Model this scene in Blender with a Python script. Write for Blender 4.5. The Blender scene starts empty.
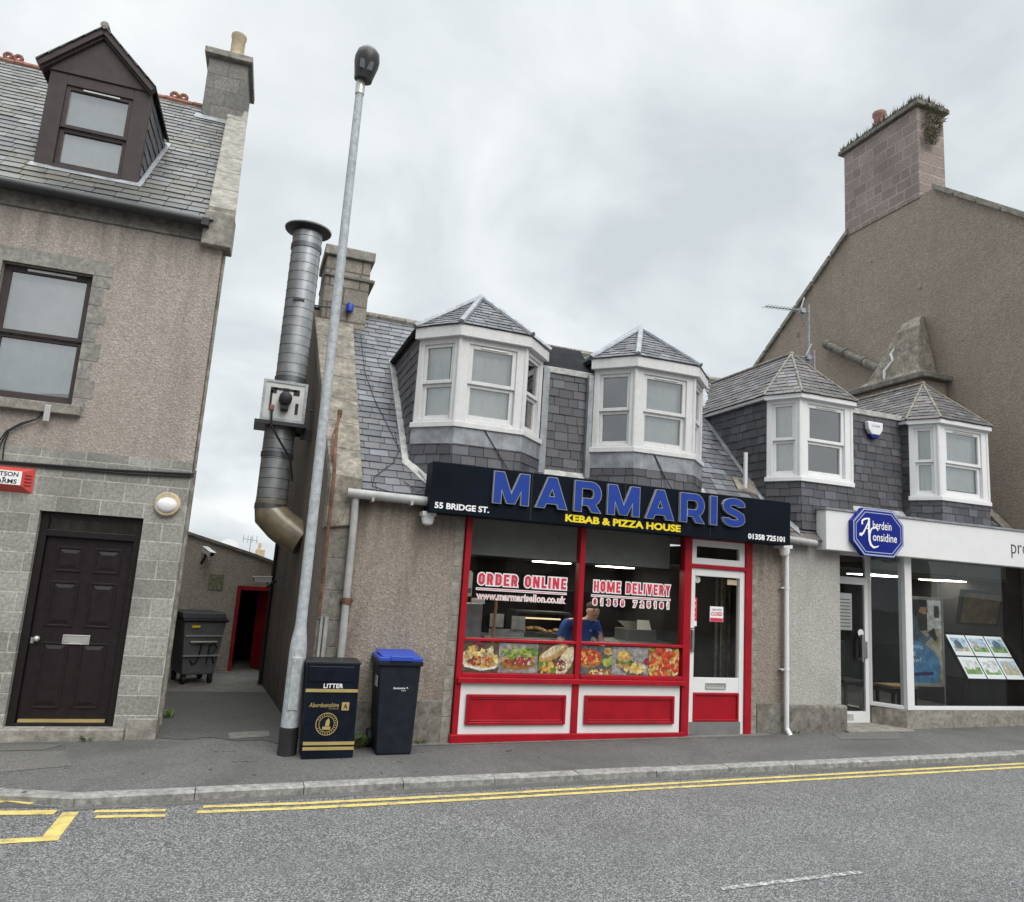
import bpy, bmesh, math, random
from mathutils import Vector, Matrix
random.seed(7)
scene = bpy.context.scene
COL = scene.collection
R = math.radians

# ------------------------------------------------------------------ camera
cam_d = bpy.data.cameras.new('camera'); cam = bpy.data.objects.new('camera', cam_d); COL.objects.link(cam)
cr = Vector((0.937394, -0.342212, 0.064675)); cu = Vector((-0.117668, -0.136418, 0.983638)); cf = Vector((0.327790, 0.929667, 0.168145))
cam.matrix_world = Matrix(((cr.x, cu.x, -cf.x, 0), (cr.y, cu.y, -cf.y, -8.528), (cr.z, cu.z, -cf.z, 1.92), (0, 0, 0, 1)))
cam_d.sensor_fit = 'HORIZONTAL'; cam_d.sensor_width = 36.0; cam_d.lens = 734.25 / 1024 * 36
cam_d.clip_start = 0.05; cam_d.clip_end = 2000
scene.camera = cam

# ------------------------------------------------------------------ sky, sun, exposure
SUN_EL, SUN_AZ = R(44), R(163)       # azimuth clockwise from +Y (north): front right of the facades
w = bpy.data.worlds.new('World'); scene.world = w; w.use_nodes = True
nt = w.node_tree; nt.nodes.clear()
def wn(t): return nt.nodes.new(t)
out = wn('ShaderNodeOutputWorld'); bg = wn('ShaderNodeBackground'); nt.links.new(bg.outputs[0], out.inputs[0])
sky = wn('ShaderNodeTexSky'); sky.sky_type = 'NISHITA'; sky.sun_disc = False
sky.sun_elevation = SUN_EL; sky.sun_rotation = SUN_AZ; sky.air_density = 1.0; sky.dust_density = 2.0
tc = wn('ShaderNodeTexCoord'); sep = wn('ShaderNodeSeparateXYZ'); nt.links.new(tc.outputs['Generated'], sep.inputs[0])
# cloud deck: noise on a plane far overhead (direction divided by height)
mx = wn('ShaderNodeMath'); mx.operation = 'MAXIMUM'; nt.links.new(sep.outputs[2], mx.inputs[0]); mx.inputs[1].default_value = 0.0
ad = wn('ShaderNodeMath'); ad.operation = 'ADD'; nt.links.new(mx.outputs[0], ad.inputs[0]); ad.inputs[1].default_value = 0.42
dx = wn('ShaderNodeVectorMath'); dx.operation = 'DIVIDE'; nt.links.new(tc.outputs['Generated'], dx.inputs[0])
cb = wn('ShaderNodeCombineXYZ')
for i in range(3): nt.links.new(ad.outputs[0], cb.inputs[i])
nt.links.new(cb.outputs[0], dx.inputs[1])
n1 = wn('ShaderNodeTexNoise'); n1.inputs['Scale'].default_value = 2.3; n1.inputs['Detail'].default_value = 7; n1.inputs['Roughness'].default_value = 0.52
n1.inputs['Distortion'].default_value = 0.35
nt.links.new(dx.outputs[0], n1.inputs['Vector'])
cr1 = wn('ShaderNodeValToRGB')
cr1.color_ramp.elements[0].position = 0.36; cr1.color_ramp.elements[0].color = (4.4, 4.78, 5.0, 1)
cr1.color_ramp.elements[1].position = 0.64; cr1.color_ramp.elements[1].color = (6.6, 6.85, 6.9, 1)
nt.links.new(n1.outputs['Fac'], cr1.inputs[0])
# overcast luminance grows towards the zenith
zr_ = wn('ShaderNodeMapRange'); zr_.inputs['From Min'].default_value = 0.74; zr_.inputs['From Max'].default_value = 1.0
zr_.inputs['To Min'].default_value = 1.0; zr_.inputs['To Max'].default_value = 6.5
pw = wn('ShaderNodeMath'); pw.operation = 'POWER'; nt.links.new(mx.outputs[0], pw.inputs[0]); pw.inputs[1].default_value = 1.0
nt.links.new(pw.outputs[0], zr_.inputs['Value'])
ml = wn('ShaderNodeVectorMath'); ml.operation = 'SCALE'; nt.links.new(cr1.outputs[0], ml.inputs[0]); nt.links.new(zr_.outputs[0], ml.inputs['Scale'])
mixs = wn('ShaderNodeMixRGB'); mixs.inputs[0].default_value = 0.96
nt.links.new(sky.outputs[0], mixs.inputs[1]); nt.links.new(ml.outputs[0], mixs.inputs[2])
nt.links.new(mixs.outputs[0], bg.inputs[0]); bg.inputs[1].default_value = 0.105

sd = bpy.data.lights.new('sun', 'SUN'); sd.energy = 1.5; sd.angle = R(40); sd.color = (1.0, 0.97, 0.92)
so = bpy.data.objects.new('sun', sd); COL.objects.link(so)
sv = Vector((math.sin(SUN_AZ) * math.cos(SUN_EL), math.cos(SUN_AZ) * math.cos(SUN_EL), math.sin(SUN_EL)))
so.rotation_euler = sv.to_track_quat('Z', 'Y').to_euler(); so.location = (3, -10, 20)
scene.view_settings.view_transform = 'Standard'; scene.view_settings.look = 'None'
scene.view_settings.exposure = 0.5; scene.view_settings.gamma = 1; scene.view_settings.use_curve_mapping = False

# ------------------------------------------------------------------ materials
def srgb(r, g, b):
    f = lambda c: (c / 255 / 12.92) if c / 255 <= 0.04045 else ((c / 255 + 0.055) / 1.055) ** 2.4
    return (f(r), f(g), f(b), 1)
def lin(*c): return (c[0], c[1], c[2], 1)
class NT:
    def __init__(s, name):
        s.m = bpy.data.materials.new(name); s.m.use_nodes = True; s.t = s.m.node_tree
        s.b = s.t.nodes['Principled BSDF']; s.tc = s.t.nodes.new('ShaderNodeTexCoord')
    def n(s, t, **k):
        x = s.t.nodes.new(t)
        for a, v in k.items(): setattr(x, a, v)
        return x
    def l(s, a, b): s.t.links.new(a, b)
    def noise(s, scale, detail=4, rough=.55, vec=None, dist=0):
        x = s.n('ShaderNodeTexNoise'); x.inputs['Scale'].default_value = scale; x.inputs['Detail'].default_value = detail
        x.inputs['Roughness'].default_value = rough; x.inputs['Distortion'].default_value = dist
        s.l(vec or s.tc.outputs['Object'], x.inputs['Vector']); return x.outputs['Fac']
    def ramp(s, fac, stops):
        x = s.n('ShaderNodeValToRGB'); e = x.color_ramp.elements
        while len(e) < len(stops): e.new(0.5)
        for q, (p, c) in zip(e, stops): q.position = p; q.color = c if len(c) == 4 else (*c, 1)
        s.l(fac, x.inputs[0]); return x.outputs[0]
    def g(s, fac, a, b):  # grey ramp
        return s.ramp(fac, [(a, (0, 0, 0, 1)), (b, (1, 1, 1, 1))])
    def mix(s, fac, a, b, mode='MIX'):
        x = s.n('ShaderNodeMixRGB'); x.blend_type = mode
        for i, v in enumerate((fac, a, b)):
            if isinstance(v, (int, float)): x.inputs[i].default_value = v
            elif isinstance(v, tuple): x.inputs[i].default_value = v
            else: s.l(v, x.inputs[i])
        return x.outputs[0]
    def bump(s, h, strength=.5, dist=.01, normal=None):
        x = s.n('ShaderNodeBump'); x.inputs['Strength'].default_value = strength; x.inputs['Distance'].default_value = dist
        s.l(h, x.inputs['Height'])
        if normal: s.l(normal, x.inputs['Normal'])
        return x.outputs[0]
    def col(s, c):
        if isinstance(c, tuple): s.b.inputs['Base Color'].default_value = c
        else: s.l(c, s.b.inputs['Base Color'])
    def mapping(s, scale=(1, 1, 1), rot=(0, 0, 0), loc=(0, 0, 0)):
        x = s.n('ShaderNodeMapping'); x.inputs['Scale'].default_value = scale; x.inputs['Rotation'].default_value = rot; x.inputs['Location'].default_value = loc
        s.l(s.tc.outputs['Object'], x.inputs['Vector']); return x.outputs[0]

def plain(name, c, rough=.5, metal=0, var=.12, scale=6, spec=.5, bump=0, bscale=60, dirt=0, streak=0, mott=0):
    k = NT(name); f = k.noise(scale, 5)
    lo = tuple(x * (1 - var) for x in c[:3]) + (1,); hi = tuple(min(1, x * (1 + var)) for x in c[:3]) + (1,)
    cc = k.ramp(f, [(.3, lo), (.7, hi)])
    if mott:
        cc = k.mix(mott, cc, k.ramp(k.noise(13, 8, .78, dist=.4), [(.34, (.35, .34, .32, 1)), (.5, (1, 1, 1, 1)), (.66, (1.55, 1.53, 1.5, 1))]), 'MULTIPLY')
    if dirt:
        d = k.g(k.noise(2.3, 8, .65, dist=.4), .48, .75)
        d = k.mix(dirt, (0, 0, 0, 1), d); cc = k.mix(d, cc, (c[0] * .35 + .02, c[1] * .34 + .018, c[2] * .3 + .015, 1))
    if streak:
        s_ = k.g(k.noise(3, 6, .6, vec=k.mapping((5, 5, .35))), .5, .78)
        s_ = k.mix(streak, (0, 0, 0, 1), s_); cc = k.mix(s_, cc, (c[0] * .45 + .02, c[1] * .42 + .015, c[2] * .38 + .01, 1))
    k.col(cc); k.b.inputs['Roughness'].default_value = rough; k.b.inputs['Metallic'].default_value = metal; k.b.inputs['Specular IOR Level'].default_value = spec
    if bump: k.l(k.bump(k.noise(bscale, 4), bump, .01), k.b.inputs['Normal'])
    return k.m

def harling(name, base, dark, light, stain=(.2, .19, .17), stain_amt=.5, grain=42, lowdirt=None, run=None, soft=.92):
    """roughcast: pebbly bump, speckle of light and dark chips, weather staining"""
    k = NT(name)
    v = k.n('ShaderNodeTexVoronoi'); v.inputs['Scale'].default_value = grain; k.l(k.tc.outputs['Object'], v.inputs['Vector'])
    chips = k.ramp(v.outputs['Color'], [(.12, (*dark, 1)), (.5, (*base, 1)), (.88, (*light, 1))])
    fine = k.noise(grain * 1.6, 3, .7)
    chips = k.mix(soft, (*base, 1), chips); c = k.mix(.6, chips, k.ramp(fine, [(.32, (*dark, 1)), (.52, (*base, 1)), (.7, (*light, 1))]))
    big = k.noise(.55, 6, .62, dist=.6)
    c = k.mix(k.mix(.55, (0, 0, 0, 1), k.g(big, .4, .75)), c, (base[0] * .72, base[1] * .7, base[2] * .68, 1))
    st = k.g(k.noise(1.1, 7, .62, vec=k.mapping((2.4, 2.4, .42)), dist=.5), .5, .74)
    c = k.mix(k.mix(stain_amt, (0, 0, 0, 1), st), c, (*stain, 1))
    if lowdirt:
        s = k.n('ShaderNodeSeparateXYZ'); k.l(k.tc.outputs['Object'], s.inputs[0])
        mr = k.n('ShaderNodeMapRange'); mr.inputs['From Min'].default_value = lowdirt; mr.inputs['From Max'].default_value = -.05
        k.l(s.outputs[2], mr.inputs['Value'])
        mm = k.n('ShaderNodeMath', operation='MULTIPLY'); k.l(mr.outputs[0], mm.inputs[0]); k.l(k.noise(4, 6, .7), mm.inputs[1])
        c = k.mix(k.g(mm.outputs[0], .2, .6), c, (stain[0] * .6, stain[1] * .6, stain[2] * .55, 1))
    if run:     # damp runs hanging from eaves, gutters and sills, fading downwards
        s2 = k.n('ShaderNodeSeparateXYZ'); k.l(k.tc.outputs['Object'], s2.inputs[0]); m2 = k.n('ShaderNodeMapRange')
        m2.inputs['From Min'].default_value = run[0]; m2.inputs['From Max'].default_value = run[1]; k.l(s2.outputs[2], m2.inputs['Value'])
        q2 = k.n('ShaderNodeMath', operation='MULTIPLY'); k.l(m2.outputs[0], q2.inputs[0]); k.l(k.noise(2.1, 7, .7, vec=k.mapping((3.2, 3.2, .22)), dist=.3), q2.inputs[1])
        c = k.mix(k.mix(.75, (0, 0, 0, 1), k.g(q2.outputs[0], .3, .62)), c, (stain[0] * .75, stain[1] * .75, stain[2] * .72, 1))
    k.col(c); k.b.inputs['Roughness'].default_value = .92
    h = k.mix(.5, v.outputs['Distance'], fine)
    k.l(k.bump(h, .75, .014), k.b.inputs['Normal']); return k.m

def ashlar(name, c1, c2, mortar, bw, bh, msize=.008, axis='xz', rough=.88, stain=.35, squash=0, off=(0, 0, 0)):
    k = NT(name)
    s = k.n('ShaderNodeSeparateXYZ'); k.l(k.mapping(loc=off), s.inputs[0]); cbx = k.n('ShaderNodeCombineXYZ')
    k.l(s.outputs[0 if axis[0] == 'x' else 1], cbx.inputs[0]); k.l(s.outputs[2], cbx.inputs[1])
    # slight wobble so the joints are not ruler straight
    b = k.n('ShaderNodeTexBrick'); b.inputs['Scale'].default_value = 1
    b.inputs['Brick Width'].default_value = bw; b.inputs['Row Height'].default_value = bh; b.inputs['Mortar Size'].default_value = msize
    b.inputs['Mortar Smooth'].default_value = .25; b.inputs['Bias'].default_value = 0
    if squash: b.squash = squash; b.squash_frequency = 3
    b.inputs['Color1'].default_value = (*c1, 1); b.inputs['Color2'].default_value = (*c2, 1); b.inputs['Mortar'].default_value = (*mortar, 1)
    wob = k.n('ShaderNodeMixRGB', blend_type='ADD'); wob.inputs[0].default_value = .008
    nz = k.n('ShaderNodeTexNoise'); nz.inputs['Scale'].default_value = 3; k.l(k.tc.outputs['Object'], nz.inputs['Vector'])
    k.l(cbx.outputs[0], wob.inputs[1]); k.l(nz.outputs['Color'], wob.inputs[2]); k.l(wob.outputs[0], b.inputs['Vector'])
    f = k.noise(30, 6, .82); c = k.mix(.75, b.outputs['Color'], k.ramp(f, [(.33, (.35, .35, .35, 1)), (.67, (1.6, 1.6, 1.6, 1))]), 'MULTIPLY')
    st = k.g(k.noise(1.2, 7, .65, dist=.6), .45, .8)
    c = k.mix(k.mix(stain, (0, 0, 0, 1), st), c, tuple(x * .45 for x in c1) + (1,))
    k.col(c); k.b.inputs['Roughness'].default_value = rough
    h = k.mix(.85, k.noise(26, 5, .7), b.outputs['Fac']); inv = k.n('ShaderNodeInvert'); k.l(b.outputs['Fac'], inv.inputs['Color'])
    hh = k.mix(.3, inv.outputs[0], k.noise(38, 5, .7))
    k.l(k.bump(hh, .6, .012), k.b.inputs['Normal']); return k.m

def slate(name, base, var=.5, moss=.0, mosscol=(.17, .16, .07), rough=.5, pale=.25):
    k = NT(name); geo = k.n('ShaderNodeNewGeometry')
    lo = tuple(x * (1 - var * .6) for x in base); hi = tuple(x * (1 + var * .8) for x in base); tint = (base[0] * 1.12, base[1] * 1.0, base[2] * .92)
    c = k.ramp(geo.outputs['Random Per Island'], [(0, (*lo, 1)), (.4, (*base, 1)), (.7, (*tint, 1)), (.9, (*hi, 1)), (1, (*(x * 1.6 for x in base), 1))])
    f = k.noise(22, 5, .7); c = k.mix(.5, c, k.ramp(f, [(.3, (.55, .55, .55, 1)), (.7, (1.4, 1.4, 1.4, 1))]), 'MULTIPLY')
    lich = k.g(k.noise(3.5, 8, .72, dist=.5), .58, .72); c = k.mix(k.mix(pale, (0, 0, 0, 1), lich), c, (.24, .24, .23, 1))
    if moss:
        m_ = k.g(k.noise(.7, 8, .68, dist=.8), .5, .68); c = k.mix(k.mix(moss, (0, 0, 0, 1), m_), c, (*mosscol, 1))
    k.col(c); k.l(k.ramp(f, [(.3, (rough - .12,) * 3 + (1,)), (.7, (rough + .16,) * 3 + (1,))]), k.b.inputs['Roughness'])
    k.l(k.bump(k.noise(34, 5, .6), .35, .006), k.b.inputs['Normal']); return k.m

def emis(name, c, s):
    k = NT(name); k.b.inputs['Base Color'].default_value = c; k.b.inputs['Emission Color'].default_value = c; k.b.inputs['Emission Strength'].default_value = s; return k.m

def glass(name, k0=.03, k1=1.5, tint=(.93, .96, .95)):
    m = bpy.data.materials.new(name); m.use_nodes = True; t = m.node_tree; t.nodes.clear()
    o = t.nodes.new('ShaderNodeOutputMaterial'); mixn = t.nodes.new('ShaderNodeMixShader'); tr = t.nodes.new('ShaderNodeBsdfTransparent'); gl = t.nodes.new('ShaderNodeBsdfGlossy')
    tr.inputs[0].default_value = (*tint, 1); gl.inputs['Roughness'].default_value = .015
    fr = t.nodes.new('ShaderNodeFresnel'); fr.inputs[0].default_value = 1.5
    ma = t.nodes.new('ShaderNodeMath'); ma.operation = 'MULTIPLY_ADD'; ma.use_clamp = True; ma.inputs[1].default_value = k1; ma.inputs[2].default_value = k0
    # old panes are never perfectly flat
    tcx = t.nodes.new('ShaderNodeTexCoord'); nz = t.nodes.new('ShaderNodeTexNoise'); nz.inputs['Scale'].default_value = 1.7; nz.inputs['Detail'].default_value = 1
    bp = t.nodes.new('ShaderNodeBump'); bp.inputs['Strength'].default_value = .12; bp.inputs['Distance'].default_value = .03
    t.links.new(tcx.outputs['Object'], nz.inputs['Vector']); t.links.new(nz.outputs['Fac'], bp.inputs['Height']); t.links.new(bp.outputs[0], gl.inputs['Normal'])
    t.links.new(fr.outputs[0], ma.inputs[0]); t.links.new(ma.outputs[0], mixn.inputs[0]); t.links.new(tr.outputs[0], mixn.inputs[1]); t.links.new(gl.outputs[0], mixn.inputs[2]); t.links.new(mixn.outputs[0], o.inputs[0])
    return m

def asphalt(name, base, chip, grain, chipamt=.5, patch=.5, chipstops=(.62, .8), stain=(.05, .05, .05), tracks=False):
    k = NT(name); v = k.n('ShaderNodeTexVoronoi'); v.inputs['Scale'].default_value = grain; k.l(k.tc.outputs['Object'], v.inputs['Vector'])
    sepc = k.n('ShaderNodeSeparateColor'); k.l(v.outputs['Color'], sepc.inputs[0])
    pick = k.g(sepc.outputs[0], *chipstops); f = k.noise(grain * .9, 2, .7)
    c0 = k.ramp(f, [(.3, tuple(x * .55 for x in base) + (1,)), (.7, tuple(x * 1.45 for x in base) + (1,))])
    c = k.mix(k.mix(chipamt, (0, 0, 0, 1), pick), c0, (*chip, 1))
    big = k.noise(.8, 7, .65, dist=.7); c = k.mix(k.mix(patch, (0, 0, 0, 1), k.g(big, .45, .72)), c, (*stain, 1))
    if tracks:  # wheel tracks polished along the road, a few oily drips
        tr = k.g(k.noise(1, 4, .5, vec=k.mapping((.05, 1.1, 1)), dist=.15), .42, .66); c = k.mix(k.mix(.32, (0, 0, 0, 1), tr), c, (.125, .123, .121, 1))
        oil = k.g(k.noise(2.6, 6, .7, dist=.8), .66, .78); c = k.mix(k.mix(.45, (0, 0, 0, 1), oil), c, (.045, .044, .043, 1))
    k.col(c); k.b.inputs['Roughness'].default_value = .85
    k.l(k.bump(k.mix(.5, v.outputs['Distance'], f), .7, .008), k.b.inputs['Normal']); return k.m

MT = {}
MT['harl_left'] = harling('pinkish roughcast', (.352, .306, .272), (.19, .16, .142), (.55, .50, .455), (.16, .145, .13), .45, 44, run=(4.3, 5.7))
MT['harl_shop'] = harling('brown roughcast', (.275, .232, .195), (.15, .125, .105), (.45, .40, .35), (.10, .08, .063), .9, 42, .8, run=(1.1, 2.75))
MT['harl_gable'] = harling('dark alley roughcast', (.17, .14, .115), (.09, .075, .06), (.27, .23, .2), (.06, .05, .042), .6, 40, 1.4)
MT['harl_grey'] = harling('pale grey roughcast', (.40, .39, .365), (.25, .24, .225), (.58, .57, .55), (.2, .19, .175), .4, 48, .6, run=(1.9, 2.7))
MT['harl_brown'] = harling('mid brown roughcast', (.275, .232, .19), (.175, .146, .118), (.45, .385, .32), (.2, .168, .135), .35, 32)
MT['harl_yard'] = harling('yard roughcast', (.36, .33, .285), (.21, .19, .16), (.5, .465, .42), (.12, .11, .09), .55, 40)
MT['block'] = ashlar('grey blockwork', (.225, .222, .2), (.335, .328, .30), (.43, .42, .39), .43, .205, .008, stain=.75)
MT['granite'] = ashlar('grey granite courses', (.155, .15, .138), (.215, .207, .19), (.14, .135, .125), .40, .27, .009, stain=.6)
MT['rubble'] = ashlar('weathered chimney stone', (.225, .2, .165), (.32, .29, .245), (.12, .105, .09), .46, .27, .016, stain=.95, squash=.7)
MT['pinkstone'] = ashlar('pink sandstone rubble', (.315, .255, .23), (.225, .185, .168), (.36, .305, .28), .40, .24, .018, axis='yz', stain=.85, squash=.6)
MT['surround'] = plain('window surround stone', (.25, .238, .218, 1), .9, var=.25, scale=20, bump=.4, dirt=.4, mott=.5)
MT['stone'] = plain('dressed stone', (.25, .235, .205, 1), .9, var=.3, scale=9, bump=.4, dirt=.5, mott=.6)
MT['stone_dark'] = plain('dirty stone', (.17, .16, .14, 1), .9, var=.3, scale=7, bump=.4, dirt=.6, mott=.7)
MT['cement'] = plain('cement render', (.225, .203, .168, 1), .92, var=.35, scale=5, bump=.5, dirt=.85, streak=.5, mott=.85)
MT['ridge'] = plain('ridge mortar', (.235, .22, .185, 1), .9, var=.35, scale=9, bump=.4, dirt=.5, mott=.6)
MT['terracotta'] = plain('terracotta', (.24, .10, .07, 1), .8, var=.3, scale=12)
MT['pot_pink'] = plain('dull pink clay pot', (.33, .185, .155, 1), .85, var=.3, scale=12, dirt=.4)
MT['pot_buff'] = plain('buff clay pot', (.5, .41, .28, 1), .8, var=.25, scale=10, dirt=.3)
MT['slate'] = slate('blue grey slates', (.098, .102, .114), .6)
MT['slate_dark'] = slate('purple grey hung slates', (.072, .073, .085), .5, pale=.16)
MT['slate_left'] = slate('mossy slates', (.092, .091, .09), .7, moss=.5, pale=.35, mosscol=(.115, .11, .05))
MT['slate_right'] = slate('purple grey slates', (.10, .094, .098), .6, moss=.15, pale=.3)
MT['lead'] = plain('weathered lead', (.27, .285, .305, 1), .55, metal=.25, var=.3, scale=7, streak=.6)
MT['lead_pale'] = plain('pale lead flashing', (.40, .40, .385, 1), .6, var=.3, scale=10, dirt=.45)
MT['felt'] = plain('bitumen felt', (.022, .023, .026, 1), .9, var=.3, bump=.3, spec=.1)
MT['white_wood'] = plain('weathered white paint', (.60, .598, .595, 1), .5, var=.06, scale=14, streak=.22)
MT['white_pvc'] = plain('white plastic', (.71, .71, .71, 1), .3, var=.03)
MT['brown_wood'] = plain('purple brown paint', (.055, .042, .042, 1), .5, spec=.25, var=.15, scale=10)
MT['door_brown'] = plain('dark brown door paint', (.016, .011, .0125, 1), .38, var=.25, scale=14, spec=.3, streak=.3)
MT['red'] = plain('red gloss paint', (.33, .006, .016, 1), .38, var=.16, scale=5, spec=.28, dirt=.16)
MT['red_dark'] = plain('faded red paint', (.26, .012, .02, 1), .5, var=.25, scale=5, spec=.25)
MT['sign_black'] = plain('blue black sign face', (.006, .009, .015, 1), .5, var=.25, scale=2, spec=.06)
MT['letter_blue'] = plain('blue acrylic', (.012, .045, .27, 1), .45, var=.06, spec=.25)
MT['letter_edge'] = plain('brushed letter returns', (.30, .30, .285, 1), .5, metal=.2)
MT['yellow_vinyl'] = plain('yellow vinyl', (.85, .66, .02, 1), .4, var=.03)
MT['white_vinyl'] = plain('white vinyl', (.82, .82, .82, 1), .4, var=.02)
MT['red_vinyl'] = plain('red vinyl', (.62, .03, .07, 1), .4, var=.04)
MT['gutter'] = plain('grey gutter', (.34, .34, .33, 1), .5, var=.2, dirt=.4, streak=.3)
MT['black_iron'] = plain('black gutter paint', (.02, .02, .022, 1), .45, var=.3)
MT['galv'] = plain('galvanised steel', (.38, .405, .425, 1), .6, metal=.1, spec=.3, mott=.35, var=.18, scale=18, streak=.15)
MT['duct'] = plain('spiral duct steel', (.34, .355, .37, 1), .36, metal=.5, var=.2, scale=6, streak=.3)
MT['duct_tan'] = plain('greasy tan duct', (.235, .195, .13, 1), .25, metal=.1, var=.25, scale=7)
MT['duct_band'] = plain('duct seam', (.16, .17, .18, 1), .4, metal=.7)
MT['alu'] = plain('brushed aluminium', (.52, .52, .5, 1), .38, metal=.6, var=.12)
MT['dark_plastic'] = plain('dark grey plastic', (.022, .023, .026, 1), .5, var=.2, spec=.25)
MT['lamp_head'] = plain('dark lamp housing', (.035, .032, .034, 1), .4, var=.15, spec=.3)
MT['wheelie'] = plain('charcoal bin plastic', (.013, .017, .024, 1), .5, spec=.15, var=.25, scale=8, dirt=.25)
MT['bin_blue'] = plain('blue lid plastic', (.02, .06, .38, 1), .4, var=.06)
MT['litter'] = plain('blue black enamel', (.006, .009, .017, 1), .36, var=.4, spec=.15, dirt=.12)
MT['gold'] = plain('gold lettering', (.42, .32, .13, 1), .4, metal=.2, var=.1)
MT['skip_grey'] = plain('dull grey bin steel', (.125, .135, .138, 1), .5, metal=.2, var=.15, dirt=.45)
MT['rust'] = plain('rusty iron', (.13, .062, .035, 1), .9, var=.6, scale=9, bump=.4, dirt=.5)
MT['cable'] = plain('black cable', (.012, .012, .013, 1), .5)
MT['alarm_red'] = plain('red alarm plastic', (.55, .07, .06, 1), .4, var=.06)
MT['ag_blue'] = plain('royal blue sign face', (.005, .014, .20, 1), .35, var=.06, spec=.25)
MT['ag_silver'] = plain('silver sign border', (.34, .40, .55, 1), .35, var=.05)
MT['room_dark'] = plain('dark interior', (.012, .012, .013, 1), .9, var=.4, scale=2, spec=.1)
MT['room_mid'] = plain('grey interior wall', (.035, .035, .036, 1), .9, var=.4, scale=1.3, spec=.1)
MT['ceil'] = plain('ceiling tile', (.16, .165, .16, 1), .9, var=.1, spec=.1)
MT['bulk'] = plain('painted bulkhead', (.34, .36, .35, 1), .8, var=.1, spec=.1)
MT['steel'] = plain('stainless steel', (.5, .5, .5, 1), .3, metal=.9, var=.1)
MT['wood'] = plain('pale wood', (.42, .27, .13, 1), .5, var=.15, scale=10)
MT['blind'] = plain('net curtain', (.78, .82, .80, 1), .9, var=.05)
MT['blind_backing'] = plain('pale blind and pane backing', (.74, .77, .78, 1), .9, var=.08)  # bay blinds, and the brightening sheets added behind the left house panes
MT['skin'] = plain('skin', (.68, .44, .34, 1), .55, var=.06)
MT['hair'] = plain('short greying hair', (.07, .062, .058, 1), .7, var=.3, scale=40)
MT['shirt'] = plain('blue polo cloth', (.015, .07, .33, 1), .8, var=.12, scale=14)
MT['trouser'] = plain('dark trousers', (.02, .02, .025, 1), .8)
MT['green'] = plain('weed leaves', (.075, .12, .03, 1), .7, var=.4, scale=30)
MT['grass_dry'] = plain('dry grass tuft', (.17, .17, .11, 1), .95, var=.6, scale=30)
MT['road'] = asphalt('chipped road asphalt', (.062, .061, .062), (.33, .325, .32), 115, .8, .45, (.48, .88), (.06, .059, .06), tracks=True)
MT['pave'] = asphalt('pavement asphalt', (.086, .084, .08), (.22, .212, .195), 95, .5, .85, (.55, .9), (.052, .05, .046), tracks=True)
MT['pave_pale'] = asphalt('worn pale pavement patch', (.112, .107, .098), (.21, .2, .185), 95, .45, .7, (.55, .9), (.085, .082, .077))
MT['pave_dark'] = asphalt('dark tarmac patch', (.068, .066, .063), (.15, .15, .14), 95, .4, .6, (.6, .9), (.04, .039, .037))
MT['screen'] = plain('dim brown screen picture', (.11, .08, .045, 1), .4, var=.5, scale=7, spec=.3)
MT['concrete'] = plain('worn concrete', (.15, .143, .128, 1), .9, var=.25, scale=9, bump=.3, dirt=.45)
MT['kerb'] = plain('granite kerb', (.245, .24, .225, 1), .85, var=.35, scale=16, bump=.5, dirt=.45, mott=.5)
def worn_paint():
    k = NT('worn yellow road paint'); f = k.noise(9, 8, .75, dist=.3)
    c = k.ramp(f, [(.33, (.13, .125, .115, 1)), (.45, (.46, .36, .11, 1)), (.64, (.60, .48, .16, 1))]); k.col(c); k.b.inputs['Roughness'].default_value = .8
    k.l(k.bump(k.noise(60, 3), .5, .006), k.b.inputs['Normal']); return k.m
MT['yellow_line'] = worn_paint()
def worn_white():
    k = NT('worn white road paint'); f = k.noise(22, 8, .8)
    k.col(k.ramp(f, [(.47, (.13, .128, .125, 1)), (.60, (.48, .48, .46, 1))])); k.b.inputs['Roughness'].default_value = .8; return k.m
MT['white_line'] = worn_white()
MT['pane'] = glass('double glazed pane', .22, 1.7)
MT['pane_sky'] = glass('sky mirroring pane', .34, 1.7)
MT['pane_shop'] = glass('shop window pane', .008, 1.1)
MT['light'] = emis('lit ceiling panel', (1, .90, .72, 1), 8)
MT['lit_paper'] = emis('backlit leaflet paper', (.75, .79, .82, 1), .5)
MT['light_cool'] = emis('lit cool ceiling panel', (.95, .97, 1, 1), 6)
MT['glow'] = emis('heated cabinet lamp', (1, .75, .40, 1), .8)

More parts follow.
